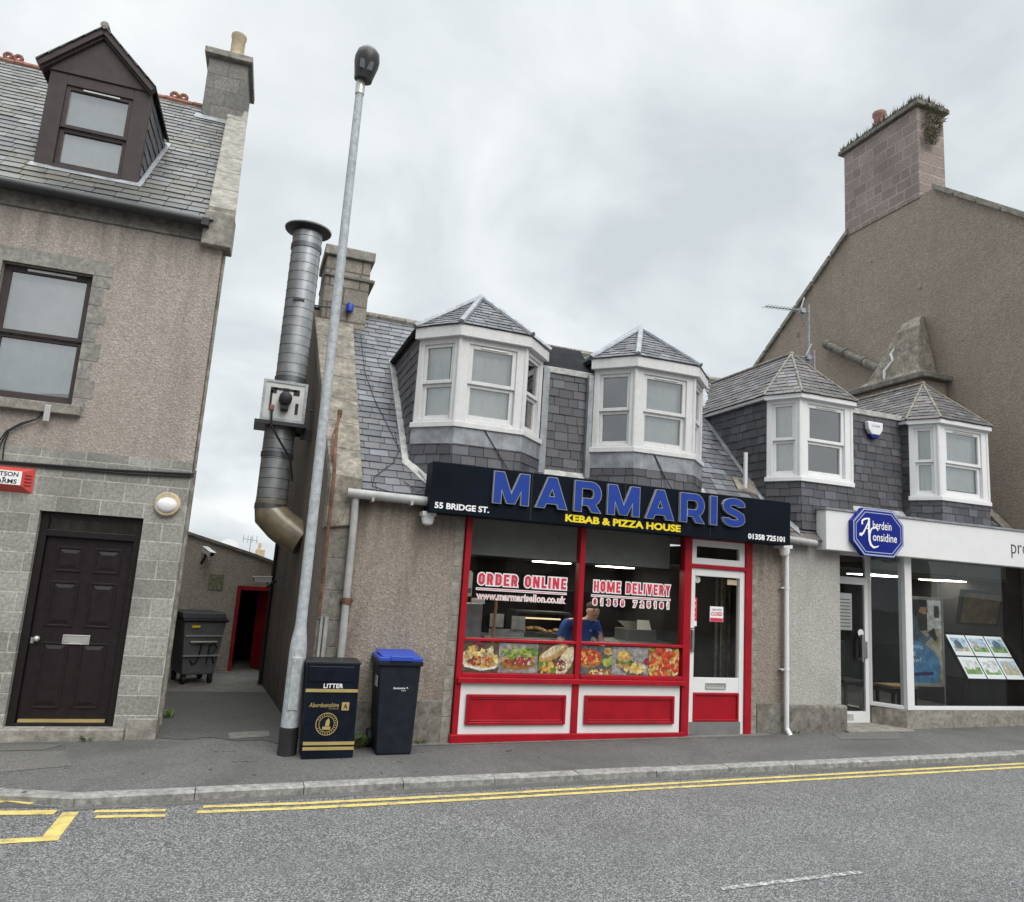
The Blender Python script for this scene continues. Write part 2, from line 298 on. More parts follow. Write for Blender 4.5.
# ------------------------------------------------------------------ mesh helpers
class MB:
    def __init__(s): s.v = []; s.f = []; s.mi = []; s.M = None
    def add(s, pts, faces, m=0):
        b = len(s.v)
        for p in pts:
            p = Vector(p); s.v.append(s.M @ p if s.M else p)
        for f in faces: s.f.append([b + i for i in f]); s.mi.append(m)
        return s
    def poly(s, pts, m=0): return s.add(pts, [list(range(len(pts)))], m)
    def box(s, x0, x1, y0, y1, z0, z1, m=0):
        return s.add([(x0, y0, z0), (x1, y0, z0), (x1, y1, z0), (x0, y1, z0), (x0, y0, z1), (x1, y0, z1), (x1, y1, z1), (x0, y1, z1)],
                     [(0, 3, 2, 1), (4, 5, 6, 7), (0, 1, 5, 4), (1, 2, 6, 5), (2, 3, 7, 6), (3, 0, 4, 7)], m)
    def obox(s, o, a, b, c, ra, rb, rc, m=0):
        o, a, b, c = Vector(o), Vector(a), Vector(b), Vector(c)
        P = lambda i, j, k: o + a * ra[i] + b * rb[j] + c * rc[k]
        return s.add([P(0, 0, 0), P(1, 0, 0), P(1, 1, 0), P(0, 1, 0), P(0, 0, 1), P(1, 0, 1), P(1, 1, 1), P(0, 1, 1)],
                     [(0, 3, 2, 1), (4, 5, 6, 7), (0, 1, 5, 4), (1, 2, 6, 5), (2, 3, 7, 6), (3, 0, 4, 7)], m)
    def prism(s, pts, vec, m=0):
        pts = [Vector(p) for p in pts]; n = len(pts); vec = Vector(vec)
        s.add(pts + [p + vec for p in pts], [list(range(n))[::-1], list(range(n, 2 * n))] + [(i, (i + 1) % n, n + (i + 1) % n, n + i) for i in range(n)], m); return s
    def tube(s, path, r, n=10, m=0, caps=True):
        path = [Vector(p) for p in path]; rs = r if isinstance(r, (list, tuple)) else [r] * len(path)
        pts = []; t0 = None
        for i, p in enumerate(path):
            t = ((path[min(i + 1, len(path) - 1)] - path[max(i - 1, 0)])).normalized()
            if t0 is None:
                u = t.orthogonal().normalized()
            else:
                u = (u - t * u.dot(t)).normalized()
            t0 = t; v = t.cross(u)
            for k in range(n):
                a = 2 * math.pi * k / n; pts.append(p + (u * math.cos(a) + v * math.sin(a)) * rs[i])
        F = []
        for i in range(len(path) - 1):
            for k in range(n): F.append((i * n + k, i * n + (k + 1) % n, (i + 1) * n + (k + 1) % n, (i + 1) * n + k))
        if caps: F.append(list(range(n))[::-1]); F.append([(len(path) - 1) * n + k for k in range(n)])
        return s.add(pts, F, m)
    def lathe(s, c, prof, n=20, m=0, caps=True):   # prof: (radius, z)
        c = Vector(c); return s.tube_prof([(c + Vector((0, 0, z)), r) for r, z in prof], n, m, caps)
    def tube_prof(s, pr, n, m, caps):
        pts = []; F = []
        for c, r in pr:
            for k in range(n):
                a = 2 * math.pi * k / n; pts.append(c + Vector((math.cos(a) * r, math.sin(a) * r, 0)))
        for i in range(len(pr) - 1):
            for k in range(n): F.append((i * n + k, i * n + (k + 1) % n, (i + 1) * n + (k + 1) % n, (i + 1) * n + k))
        if caps: F.append(list(range(n))[::-1]); F.append([(len(pr) - 1) * n + k for k in range(n)])
        return s.add(pts, F, m)
    def ball(s, c, rx, ry, rz, n=12, m=0):
        pr = []
        for i in range(1, n): 
            a = math.pi * i / n; pr.append((Vector(c) + Vector((0, 0, -math.cos(a) * rz)), math.sin(a)))
        pts = []; F = []
        for cc, q in pr:
            for k in range(n): 
                t = 2 * math.pi * k / n; pts.append(cc + Vector((math.cos(t) * rx * q, math.sin(t) * ry * q, 0)))
        for i in range(len(pr) - 1):
            for k in range(n): F.append((i * n + k, i * n + (k + 1) % n, (i + 1) * n + (k + 1) % n, (i + 1) * n + k))
        F.append(list(range(n))[::-1]); F.append([(len(pr) - 1) * n + k for k in range(n)])
        return s.add(pts, F, m)
    def mesh(s, name, mats, Minv=None, smooth=False, recalc=True):
        me = bpy.data.meshes.new(name)
        vs = [(Minv @ v) if Minv else v for v in s.v]
        me.from_pydata([tuple(v) for v in vs], [], s.f)
        ml_ = list(mats) if isinstance(mats, (list, tuple)) else [mats]
        if ml_[0].startswith('slate') and len(ml_) == 1: ml_.append('felt')
        for mm in ml_: me.materials.append(MT[mm])
        me.polygons.foreach_set('material_index', s.mi)
        if recalc:
            bm = bmesh.new(); bm.from_mesh(me); bmesh.ops.recalc_face_normals(bm, faces=bm.faces); bm.to_mesh(me); bm.free()
        if smooth:
            me.polygons.foreach_set('use_smooth', [True] * len(me.polygons)); me.set_sharp_from_angle(angle=R(40))
        me.update(); return me

ROOT = {}
def tag(o, label=None, cat=None, group=None, kind=None):
    if label: o['label'] = label
    if cat: o['category'] = cat
    if group: o['group'] = group
    if kind: o['kind'] = kind
    return o
def thing(name, loc, label, cat, group=None, rz=0):
    o = bpy.data.objects.new(name, None); COL.objects.link(o); o.empty_display_size = .2
    o.location = loc; o.rotation_euler = (0, 0, rz)
    ROOT[o.name] = (Matrix.Translation(loc) @ Matrix.Rotation(rz, 4, 'Z')).inverted()
    return tag(o, label, cat, group)
def part(name, mb, mats, parent, smooth=False, bevel=0, label=None, kind=None, recalc=True):
    top = parent
    while top.parent: top = top.parent
    o = bpy.data.objects.new(name, mb.mesh(name, mats, ROOT[top.name], smooth, recalc)); COL.objects.link(o); o.parent = parent
    if bevel: 
        b = o.modifiers.new('bevel', 'BEVEL'); b.width = bevel; b.segments = 2; b.limit_method = 'ANGLE'; b.angle_limit = R(50)
    if label: o['label'] = label
    if kind: o['kind'] = kind
    return o
def solo(name, mb, mats, loc, label, cat, group=None, smooth=False, bevel=0):
    o = bpy.data.objects.new(name, mb.mesh(name, mats, Matrix.Translation(loc).inverted(), smooth)); COL.objects.link(o); o.location = loc
    if bevel:
        b = o.modifiers.new('bevel', 'BEVEL'); b.width = bevel; b.segments = 2; b.limit_method = 'ANGLE'; b.angle_limit = R(50)
    ROOT[o.name] = Matrix.Translation(loc).inverted()
    return tag(o, label, cat, group)
def struct(name, mb, mats, kind='structure'):
    o = bpy.data.objects.new(name, mb.mesh(name, mats, None)); COL.objects.link(o); o['kind'] = kind; return o

def clip(poly, ax, val, keep_less):
    outp = []
    for i in range(len(poly)):
        a, b = poly[i], poly[(i + 1) % len(poly)]
        ia = (a[ax] <= val) if keep_less else (a[ax] >= val); ib = (b[ax] <= val) if keep_less else (b[ax] >= val)
        if ia: outp.append(a)
        if ia != ib:
            t = (val - a[ax]) / (b[ax] - a[ax]); outp.append((a[0] + t * (b[0] - a[0]), a[1] + t * (b[1] - a[1])))
    return outp
def slates(mb, poly3, up, expo=.135, wd=.2, th=.007, m=0, base=True, bm=1):
    """cover a planar convex polygon with courses of slates (each its own little tilted slab)"""
    P = [Vector(p) for p in poly3]; n = (P[1] - P[0]).cross(P[2] - P[0]).normalized(); up = Vector(up); up = (up - n * up.dot(n)).normalized(); ri = up.cross(n)
    cam_dir = cam.location - P[0]
    if n.dot(cam_dir) < 0: n = -n; ri = up.cross(n)
    O = P[0]; poly = [((p - O).dot(ri), (p - O).dot(up)) for p in P]
    if base: mb.poly(P, bm)
    v0 = min(p[1] for p in poly); v1 = max(p[1] for p in poly); r = 0; v = v0
    while v < v1 - .004:
        ex = min(expo, v1 - v); band = clip(clip(poly, 1, v + ex, True), 1, v, False)
        if len(band) >= 3:
            u0 = min(p[0] for p in band); u1 = max(p[0] for p in band)
            u = (math.floor(u0 / wd) - 1) * wd + (wd / 2 if r % 2 else 0) + random.uniform(-.012, .012)
            while u < u1:
                wv = wd * random.uniform(.78, 1.2); q = clip(clip(band, 0, u + wv - .007, True), 0, u, False)
                if len(q) >= 3:
                    dv = random.uniform(-.007, .004); dt = random.uniform(-.0018, .0025); tw = random.uniform(-.003, .003)
                    def lift(p): 
                        k = (p[1] - v) / expo; return th * (2.1 - 1.5 * k) + dt + tw * (p[0] - u) / wd
                    top = [O + ri * p[0] + up * (p[1] + (dv if p[1] < v + 1e-4 else 0)) + n * lift(p) for p in q]
                    bot = [O + ri * p[0] + up * (p[1] + (dv if p[1] < v + 1e-4 else 0)) + n * .0005 for p in q]
                    k = len(q); mb.add(top + bot, [list(range(k))] + [(i, k + i, k + (i + 1) % k, (i + 1) % k) for i in range(k)], m)
                u += wv
        v += expo; r += 1

def grid_wall(mb, x0, x1, z0, z1, y, thick, holes, m=0, backs=True):
    """front of a wall on plane y (seen from -y) with rectangular holes and their reveals"""
    xs = sorted({x0, x1, *[h[0] for h in holes], *[h[1] for h in holes]}); zs = sorted({z0, z1, *[h[2] for h in holes], *[h[3] for h in holes]})
    ins = lambda cx, cz: any(h[0] < cx < h[1] and h[2] < cz < h[3] for h in holes)
    for i in range(len(xs) - 1):
        for j in range(len(zs) - 1):
            if not ins((xs[i] + xs[i + 1]) / 2, (zs[j] + zs[j + 1]) / 2):
                for yy in ((y, y + thick) if backs else (y,)):
                    mb.poly([(xs[i], yy, zs[j]), (xs[i + 1], yy, zs[j]), (xs[i + 1], yy, zs[j + 1]), (xs[i], yy, zs[j + 1])], m)
    for h in list(holes) + [(x0, x1, z0, z1)]:
        a, b, c, d = h
        for q in ([(a, c), (b, c)], [(b, c), (b, d)], [(b, d), (a, d)], [(a, d), (a, c)]):
            mb.poly([(q[0][0], y, q[0][1]), (q[1][0], y, q[1][1]), (q[1][0], y + thick, q[1][1]), (q[0][0], y + thick, q[0][1])], m)

def frame_rect(mb, o, a, n, z, x0, x1, z0, z1, w_, d0, d1, m=0, wb=None, wt=None):
    """four butted boxes round a rectangle on plane (a, z)"""
    wb = wb or w_; wt = wt or w_
    mb.obox(o, a, n, z, (x0, x0 + w_), (d0, d1), (z0, z1), m); mb.obox(o, a, n, z, (x1 - w_, x1), (d0, d1), (z0, z1), m)
    mb.obox(o, a, n, z, (x0 + w_, x1 - w_), (d0, d1), (z0, z0 + wb), m); mb.obox(o, a, n, z, (x0 + w_, x1 - w_), (d0, d1), (z1 - wt, z1), m)
Z3 = Vector((0, 0, 1))

def text(body, box, place, depth=.01, bold=0., m=0, mside=None, mb=None, shear=0, spacing=1, fit=True, res=3):
    """letters fitted into box (w, h); place(u, v, d) maps to 3D (d outwards). Appends to mb."""
    cu_ = bpy.data.curves.new('t', 'FONT'); cu_.body = body; cu_.size = 1; cu_.offset = bold; cu_.shear = shear; cu_.space_character = spacing; cu_.resolution_u = res
    ob = bpy.data.objects.new('t', cu_); COL.objects.link(ob); dg = bpy.context.evaluated_depsgraph_get(); dg.update()
    me = bpy.data.meshes.new_from_object(ob.evaluated_get(dg)); bpy.data.objects.remove(ob); bpy.data.curves.remove(cu_)
    vs = [v.co.copy() for v in me.vertices]; fs = [list(p.vertices) for p in me.polygons]
    x0 = min(v.x for v in vs); x1 = max(v.x for v in vs); y0 = min(v.y for v in vs); y1 = max(v.y for v in vs)
    sx = box[0] / (x1 - x0); sy = box[1] / (y1 - y0)
    mb = mb or MB(); q = [((v.x - x0) * sx, (v.y - y0) * sy) for v in vs]
    k = len(q); edges = {}
    for f in fs:
        for i in range(len(f)):
            e = (f[i], f[(i + 1) % len(f)]); edges[e] = edges.get(e, 0) + 1
    mb.add([place(u, v, depth) for u, v in q], fs, m)
    if depth > .002:
        bd = [e for e in edges if (e[1], e[0]) not in edges]
        mb.add([place(u, v, depth) for u, v in q] + [place(u, v, 0) for u, v in q], [(a, b, k + b, k + a) for a, b in bd], m if mside is None else mside)
    bpy.data.meshes.remove(me); return mb
def on_y(x, y, z): return lambda u, v, d: (x + u, y - d, z + v)

# heavy sans capitals as polygons: strokes with mitred centre lines
def arc(cx, cy, rx, ry, a0, a1, n): return [(cx + rx * math.cos(R(a0 + (a1 - a0) * i / n)), cy + ry * math.sin(R(a0 + (a1 - a0) * i / n))) for i in range(n + 1)]
def rrect(x0, y0, x1, y1, r, n=4):
    return arc(x1 - r, y1 - r, r, r, 0, 90, n) + arc(x0 + r, y1 - r, r, r, 90, 180, n) + arc(x0 + r, y0 + r, r, r, 180, 270, n) + arc(x1 - r, y0 + r, r, r, 270, 360, n)
def glyph(ch, w, t):
    """list of ('s', centre line, closed) strokes and ('p', convex polygon), in a box w wide and 1 high"""
    h = t / 2; rr_ = min(.3, w / 2 - h); S = []
    st = lambda pts, closed=False: S.append(('s', pts, closed)); pl = lambda pts: S.append(('p', pts))
    if ch in 'O0': st(rrect(h, h, w - h, 1 - h, rr_), True)
    elif ch == 'I' : st([(w / 2, 0), (w / 2, 1)])
    elif ch == '1': st([(w * .58, 0), (w * .58, 1)]); pl([(w * .58 - h, .98), (w * .58 - h, .72), (w * .12, .64), (w * .12, .80)])
    elif ch == 'L': st([(h, 1), (h, h), (w, h)])
    elif ch == 'E': st([(w, 1 - h), (h, 1 - h), (h, h), (w, h)]); st([(t, .5), (w * .92, .5)])
    elif ch == 'H': st([(h, 0), (h, 1)]); st([(w - h, 0), (w - h, 1)]); st([(t, .5), (w - t, .5)])
    elif ch == 'D': st([(h, h), (h, 1 - h)] + arc(w - h - rr_, 1 - h - rr_, rr_, rr_, 90, 0, 5) + arc(w - h - rr_, h + rr_, rr_, rr_, 0, -90, 5), True)
    elif ch == 'R':
        q = .27; st([(h, 0), (h, 1 - h)] + arc(w - h - .2, 1 - h - q, .2, q, 90, -90, 8) + [(t, 1 - h - 2 * q)]); pl([(w * .42, 1 - h - 2 * q), (w * .42 + t * 1.12, 1 - h - 2 * q), (w + .01, 0), (w - t * 1.15, 0)])
    elif ch == 'N': st([(h, 0), (h, 1)]); st([(w - h, 0), (w - h, 1)]); pl([(0, 1), (t * 1.05, 1), (w, 0), (w - t * 1.05, 0)])
    elif ch == 'M': st([(h, 0), (h, 1)]); st([(w - h, 0), (w - h, 1)]); pl([(0, 1), (t * 1.2, 1), (w / 2 + t * .5, 0.02), (w / 2 - t * .5, 0.02)]); pl([(w, 1), (w - t * 1.2, 1), (w / 2 - t * .5, 0.02), (w / 2 + t * .5, 0.02)])
    elif ch == 'V': pl([(0, 1), (t * 1.1, 1), (w / 2 + t * .55, 0), (w / 2 - t * .55, 0)]); pl([(w, 1), (w - t * 1.1, 1), (w / 2 - t * .55, 0), (w / 2 + t * .55, 0)])
    elif ch == 'Y': pl([(0, 1), (t * 1.15, 1), (w / 2 + h, .38), (w / 2 - h, .38)]); pl([(w, 1), (w - t * 1.15, 1), (w / 2 - h, .38), (w / 2 + h, .38)]); st([(w / 2, 0), (w / 2, .40)])
    elif ch == 'A': pl([(0, 0), (t * 1.12, 0), (w / 2 + t * .55, 1), (w / 2 - t * .55, 1)]); pl([(w, 0), (w - t * 1.12, 0), (w / 2 - t * .55, 1), (w / 2 + t * .55, 1)]); st([(w * .25, .27), (w * .75, .27)])
    elif ch == 'S': 
        a = w / 2 - h; st([(w - h, .69)] + arc(w / 2, .74, a, .26 - h, 15, 180, 8) + [(h + .03, .63), (w * .32, .55), (w * .62, .46), (w - h - .03, .38)] + arc(w / 2, .265, a, .265 - h, 10, -180, 9) + [(h, .31)])
    elif ch == '3': st(arc(w / 2, .74, w / 2 - h, .26 - h, 160, -70, 8) + arc(w / 2, .27, w / 2 - h, .27 - h, 70, -160, 9))
    elif ch == '5': st([(w - .04, 1 - h), (h + .03, 1 - h), (h, .54)] + arc(w / 2, .33, w / 2 - h, .33 - h, 110, -160, 9))
    elif ch == '8': q8 = min(.14, w / 2 - h - .015); st(rrect(h, .5, w - h, 1 - h, q8), True); st(rrect(h, h, w - h, .5, q8), True)
    elif ch == '7': st([(0, 1 - h), (w, 1 - h)]); pl([(w - t * 1.1, 1 - t), (w, 1 - t), (w * .5, 0), (w * .5 - t * 1.1, 0)])
    elif ch == '2': st(arc(w / 2, .70, w / 2 - h, .30 - h, 170, -30, 8) + [(h + .02, h + .05)]); st([(0, h), (w, h)])
    return S
def grow(poly, g):
    P = [Vector((p[0], p[1], 0)) for p in poly]; ar = sum(P[i].x * P[i - 1].y - P[i - 1].x * P[i].y for i in range(len(P))); sg = 1 if ar < 0 else -1; out_ = []
    for i in range(len(P)):
        e0 = (P[i] - P[i - 1]).normalized(); e1 = (P[(i + 1) % len(P)] - P[i]).normalized(); n0 = Vector((e0.y, -e0.x, 0)) * sg; n1 = Vector((e1.y, -e1.x, 0)) * sg
        m_ = (n0 + n1).normalized(); out_.append(P[i] + m_ * (g / max(.35, m_.dot(n0))))
    return [(p.x, p.y) for p in out_]
def put_glyph(mb, ch, w, t, g, place, sy, m, depth, ext=0, mside=None):
    """glyph scaled to height sy (metres); g grows the outline (metres); ext > 0 gives it solid returns"""
    lay = 0
    for it in glyph(ch, w, t):
        lay += 1; dd = depth + lay * 3e-5
        if it[0] == 'p': quads = [grow([(x * sy, y * sy) for x, y in it[1]], g)]; loops = quads
        else:
            P = [Vector((x * sy, y * sy, 0)) for x, y in it[1]]; cl = it[2]; P = [p for i, p in enumerate(P) if (P[i - 1] - p).length > 1e-5 or (i == 0 and not cl)]; n = len(P); hw = t * sy / 2 + g
            if not cl: P[0] = P[0] + (P[0] - P[1]).normalized() * g; P[-1] = P[-1] + (P[-1] - P[-2]).normalized() * g
            L_, R_ = [], []
            for i in range(n):
                a = P[i - 1] if (cl or i > 0) else None; c_ = P[(i + 1) % n] if (cl or i < n - 1) else None
                e0 = (P[i] - a).normalized() if a is not None else None; e1 = (c_ - P[i]).normalized() if c_ is not None else None
                e0 = e0 or e1; e1 = e1 or e0; n0 = Vector((-e0.y, e0.x, 0)); n1 = Vector((-e1.y, e1.x, 0)); m_ = (n0 + n1).normalized(); k_ = hw / max(.4, m_.dot(n0)); L_.append(P[i] + m_ * k_); R_.append(P[i] - m_ * k_)
            quads = [[(L_[i].x, L_[i].y), (L_[(i + 1) % n].x, L_[(i + 1) % n].y), (R_[(i + 1) % n].x, R_[(i + 1) % n].y), (R_[i].x, R_[i].y)] for i in range(n if cl else n - 1)]
            loops = [[(p.x, p.y) for p in L_], [(p.x, p.y) for p in R_]] if cl else [[(p.x, p.y) for p in L_] + [(p.x, p.y) for p in R_[::-1]]]
        for q in quads: mb.poly([place(u, v, dd) for u, v in q], m)
        if ext:
            for lp in loops:
                for i in range(len(lp)):
                    a, c_ = lp[i], lp[(i + 1) % len(lp)]; mb.poly([place(*a, dd), place(*c_, dd), place(*c_, dd - ext), place(*a, dd - ext)], mside)
GW = {'I': .26, 'M': .95, 'W': 1.1, '1': .42, ' ': .34, 'V': .66, 'Y': .64, 'A': .78, 'N': .66, 'L': .5, 'E': .54}
def block_text(mb, body, x, y, z, w_, h_, t, layers, track=.13, dw=.62):
    """layers: (material, outline growth, depth)"""
    ws = [GW.get(c, dw) for c in body]; tot = sum(ws) + track * (len(body) - 1); kx = w_ / (tot * h_)
    for m, g, d in layers:
        u0 = 0
        for c, q in zip(body, ws):
            if c != ' ': put_glyph(mb, c, q, t, g, (lambda u, v, dd, u0=u0: (x + (u0 * h_ + u) * kx, y - dd, z + v)), h_, m, d)
            u0 += q + track
# ------------------------------------------------------------------ ground, road, kerb, pavement
def rz(x, y=0): return .0145 * (x - 2) - .115             # road surface
def pz(x, y=0):                                            # pavement surface, falling to a dropped kerb at the left
    cl = lambda v: max(0., min(1., v))
    return .0145 * (x - 2) + .036 * min(y, 0) - .075 * cl((-1.05 - x) / 1.3) * cl(-y / .6)
def sheet(fn, pts, dz=0, m=0, mb=None, cell=None):
    mb = mb or MB()
    if cell is None: mb.poly([(x, y, fn(x, y) + dz) for x, y in pts], m); return mb
    xs = [p[0] for p in pts]; ys = [p[1] for p in pts]; x = min(xs)
    while x < max(xs) - 1e-6:
        y = min(ys); sx = clip(clip(list(pts), 0, x + cell, True), 0, x, False)
        while y < max(ys) - 1e-6 and sx:
            q = clip(clip(sx, 1, y + cell, True), 1, y, False)
            if len(q) > 2: mb.poly([(a, b_, fn(a, b_) + dz) for a, b_ in q], m)
            y += cell
        x += cell
    return mb
struct('ground', sheet(rz, [(-400, -400), (400, -400), (400, 400), (-400, 400)], -.12), 'pave')
struct('road', sheet(rz, [(-60, -26), (60, -26), (60, .6), (-60, .6)]), 'road')
KL = [(-14, -.66), (-2.35, -.72), (-1.05, -1.33)]          # kerb line: the lowered return on the left, then straight
KR = [(13.5, -1.33), (45, -1.33)]
pv = MB()
KF = KL + KR
def inward(p, d=.14): return (p[0], p[1] + d)
inner = [inward(p, .13) for p in KF]
for i in range(len(KF) - 1):
    a, b = inner[i], inner[i + 1]
    sheet(pz, [a, b, (b[0], 0), (a[0], 0)], 0, 0, pv, .25 if a[0] < 0 else 4)
pv.poly([(-14, 0, pz(-14)), (45, 0, pz(45)), (45, 12, pz(45)), (-14, 12, pz(-14))])
struct('pavement', pv, 'pave')
kb = MB(); L = 0
def kerb_run(a, b, step=.9):
    a, b = Vector((*a, 0)), Vector((*b, 0)); d = b - a; n = max(1, round(d.length / step)); t = d.normalized(); nn = Vector((-t.y, t.x, 0))
    for i in range(n):
        u0 = a + d * (i / n) + t * .004; u1 = a + d * ((i + 1) / n) - t * .004
        j = random.uniform(-.006, .006)
        def q(p, o, top): 
            x = p + nn * o; return (x.x, x.y + j * .5, (pz(x.x, x.y) + .004 + j * .4 + (-.012 if o < .02 and top == 2 else 0)) if top else rz(x.x) - .1)
        w0 = .13
        kb.add([q(u0, 0, 0), q(u1, 0, 0), (Vector(q(u1, 0, 2))), Vector(q(u0, 0, 2)), q(u0, .018, 1), q(u1, .018, 1), q(u0, w0, 1), q(u1, w0, 1), q(u0, w0, 0), q(u1, w0, 0)],
               [(0, 1, 2, 3), (3, 2, 5, 4), (4, 5, 7, 6), (6, 7, 9, 8), (0, 3, 4, 6, 8), (1, 9, 7, 5, 2)])
kerb_run(KL[0], KL[1]); kerb_run(KL[1], KL[2], .75); kerb_run(KL[2], KR[0], .92); kerb_run(KR[0], KR[1], 1.2)
struct('kerb', kb, 'kerb')
# gutter strip of worn setts, dark tarmac dip, patches
struct('gutter_strip', sheet(rz, [(-1.1, -1.44), (13.5, -1.44), (13.5, -1.325), (-1.1, -1.325)], .0025), 'pave')
struct('tarmac_patch', sheet(rz, [(-14, -1.2), (-2.0, -1.2), (-1.12, -1.36), (-2.35, -.72), (-14, -.66)], .0025), 'pave_dark')
gp = MB()
for q in ([(-3.2, .38), (-1.45, .36), (-1.6, .14), (-3.2, .16)], [(-3.2, .10), (-1.42, .10), (-1.25, -.42), (-3.2, -.52)], [(7.9, -.12), (9.1, -.12), (8.7, -.5), (7.75, -.42)]):
    sheet(pz, q, .004, 0, gp, .25)
struct('pavement_patch', gp, 'pave_pale')
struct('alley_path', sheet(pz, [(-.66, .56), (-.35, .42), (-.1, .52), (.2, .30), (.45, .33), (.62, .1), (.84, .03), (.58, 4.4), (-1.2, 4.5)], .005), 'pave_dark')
struct('concrete_apron', sheet(pz, [(-1.6, 3.6), (.7, 3.35), (.5, 6.6), (-1.8, 6.6)], .009), 'concrete')
struct('worn_slab', sheet(pz, [(.09, .70), (.52, .78), (.53, .46), (.11, .38)], .010), 'concrete')
struct('base_strip', sheet(pz, [(2.0, .01), (6.9, .01), (6.9, -.14), (2.0, -.12)], .004), 'concrete')
yl = MB()
def strip(pts, w_, fn=rz, dz=.0045, mb=yl, breaks=()):
    for a, b in zip(pts[:-1], pts[1:]):
        a, b = Vector(a), Vector(b); t = (b - a).normalized(); n = Vector((-t.y, t.x)) * w_ / 2
        N = max(1, int((b - a).length / .25))
        for i in range(N):
            p = a + (b - a) * (i / N); q = a + (b - a) * ((i + 1) / N); e = random.uniform(.9, 1.1)
            sheet(fn, [tuple(p - n * e), tuple(q - n * e), tuple(q + n * e), tuple(p + n * e)], dz, 0, mb)
strip([(-.87, -1.50), (-.34, -1.57)], .06); strip([(-.84, -1.64), (-.33, -1.70)], .06)
strip([(-.06, -1.53), (.8, -1.58), (2.5, -1.595), (5, -1.56), (13.5, -1.49)], .062); strip([(-.1, -1.66), (.8, -1.71), (2.5, -1.725), (5, -1.70), (13.5, -1.635)], .066)
struct('yellow_lines', yl, 'yellow_line')
bl = MB()
strip([(-4, -2.06), (-1.0, -2.08)], .10, mb=bl); strip([(-1.06, -2.03), (-1.04, -1.49)], .13, mb=bl)
strip([(-3, -1.34), (-1.9, -1.36), (-1.15, -1.47)], .10, mb=bl); strip([(-3, -.92), (-1.75, -.96), (-1.36, -1.19)], .10, mb=bl); strip([(-1.55, -1.06), (-1.95, -1.29)], .08, mb=bl)
struct('yellow_bay_marking', bl, 'yellow_line')
wl = MB(); strip([(3.35, -3.93), (4.6, -3.91)], .05, mb=wl); struct('white_centre_line', wl, 'white_line')
ft = MB()
for x_, y_, n_ in ((-.02, -.12, 4), (.16, -.50, 6)):
    for i in range(n_):
        a = x_ + i * .055 + random.uniform(-.012, .012); q_ = random.uniform(.012, .04); sheet(pz, [(a, y_), (a + q_, y_ + .005), (a + q_ * .8, y_ + .03 + q_ * .5), (a + .004, y_ + .04)], .006, 0, ft)
struct('faint_spray_marks', ft, 'pave_pale')
gm = MB(); rg = random.Random(21)
for i in range(120):
    x = rg.uniform(-2.5, 11.5); y = rg.uniform(-1.12, -.05); q_ = rg.uniform(.008, .022)
    gm.poly([(x + q_ * math.cos(k * .9) * rg.uniform(.8, 1.2), y + q_ * math.sin(k * .9) * rg.uniform(.8, 1.2), pz(x, y) + .0045) for k in range(7)], rg.choice((0, 0, 1)))
struct('gum_spots', gm, ['pave_pale', 'pave_dark'], 'stuff')

# ------------------------------------------------------------------ generic sash window
def sash(parent, o, a, n, x0, x1, z0, z1, mat, fw=.055, deep=(-.06, -.01), pane='pane', mid=None, blind=None, name='window', trick=None, room=True):
    o, a, n = Vector(o), Vector(a), Vector(n); f = MB(); zm = mid if mid is not None else (z0 + z1) / 2
    # upper sash in front, lower sash stepped back
    frame_rect(f, o, a, n, Z3, x0, x1, zm - .025, z1, fw, deep[0] + .012, deep[1], 0, .045)
    frame_rect(f, o, a, n, Z3, x0, x1, z0, zm - .027, fw, deep[0] - .022, deep[1] - .03, 0, fw * 1.25, .04)
    if trick: f.obox(o, a, n, Z3, (x0 + (x1 - x0) * .25, x1 - (x1 - x0) * .2), (deep[1], deep[1] + .012), (z1 - fw * .72, z1 - fw * .30), 1)
    w_ = part(name, f, [mat, 'alu'], parent, bevel=.004)
    p = MB(); P = lambda u, d, z: o + a * u + n * d + Z3 * z
    for (za, zb, d) in ((zm, z1 - fw * .8, deep[0] + .025), (z0 + fw, zm - .05, deep[0] - .008)):
        p.poly([P(x0 + fw * .8, d, za), P(x1 - fw * .8, d, za), P(x1 - fw * .8, d, zb), P(x0 + fw * .8, d, zb)])
    part('pane', p, pane, w_ if parent.parent is None else parent, recalc=False)
    if blind:
        b = MB(); mm, cov = blind; zl = z1 - (z1 - z0) * cov; K = 14; pts = []
        for i in range(K + 1):
            u = x0 + (x1 - x0) * i / K; d = deep[0] - .055 + .008 * math.sin(i * 2.4); pts += [P(u, d, zl), P(u, d, z1)]
        b.add(pts, [(2 * i, 2 * i + 2, 2 * i + 3, 2 * i + 1) for i in range(K)]); part('curtain', b, mm, parent if parent.parent else w_, recalc=False)  # in the left house this sheet is added to brighten the panes
    return w_

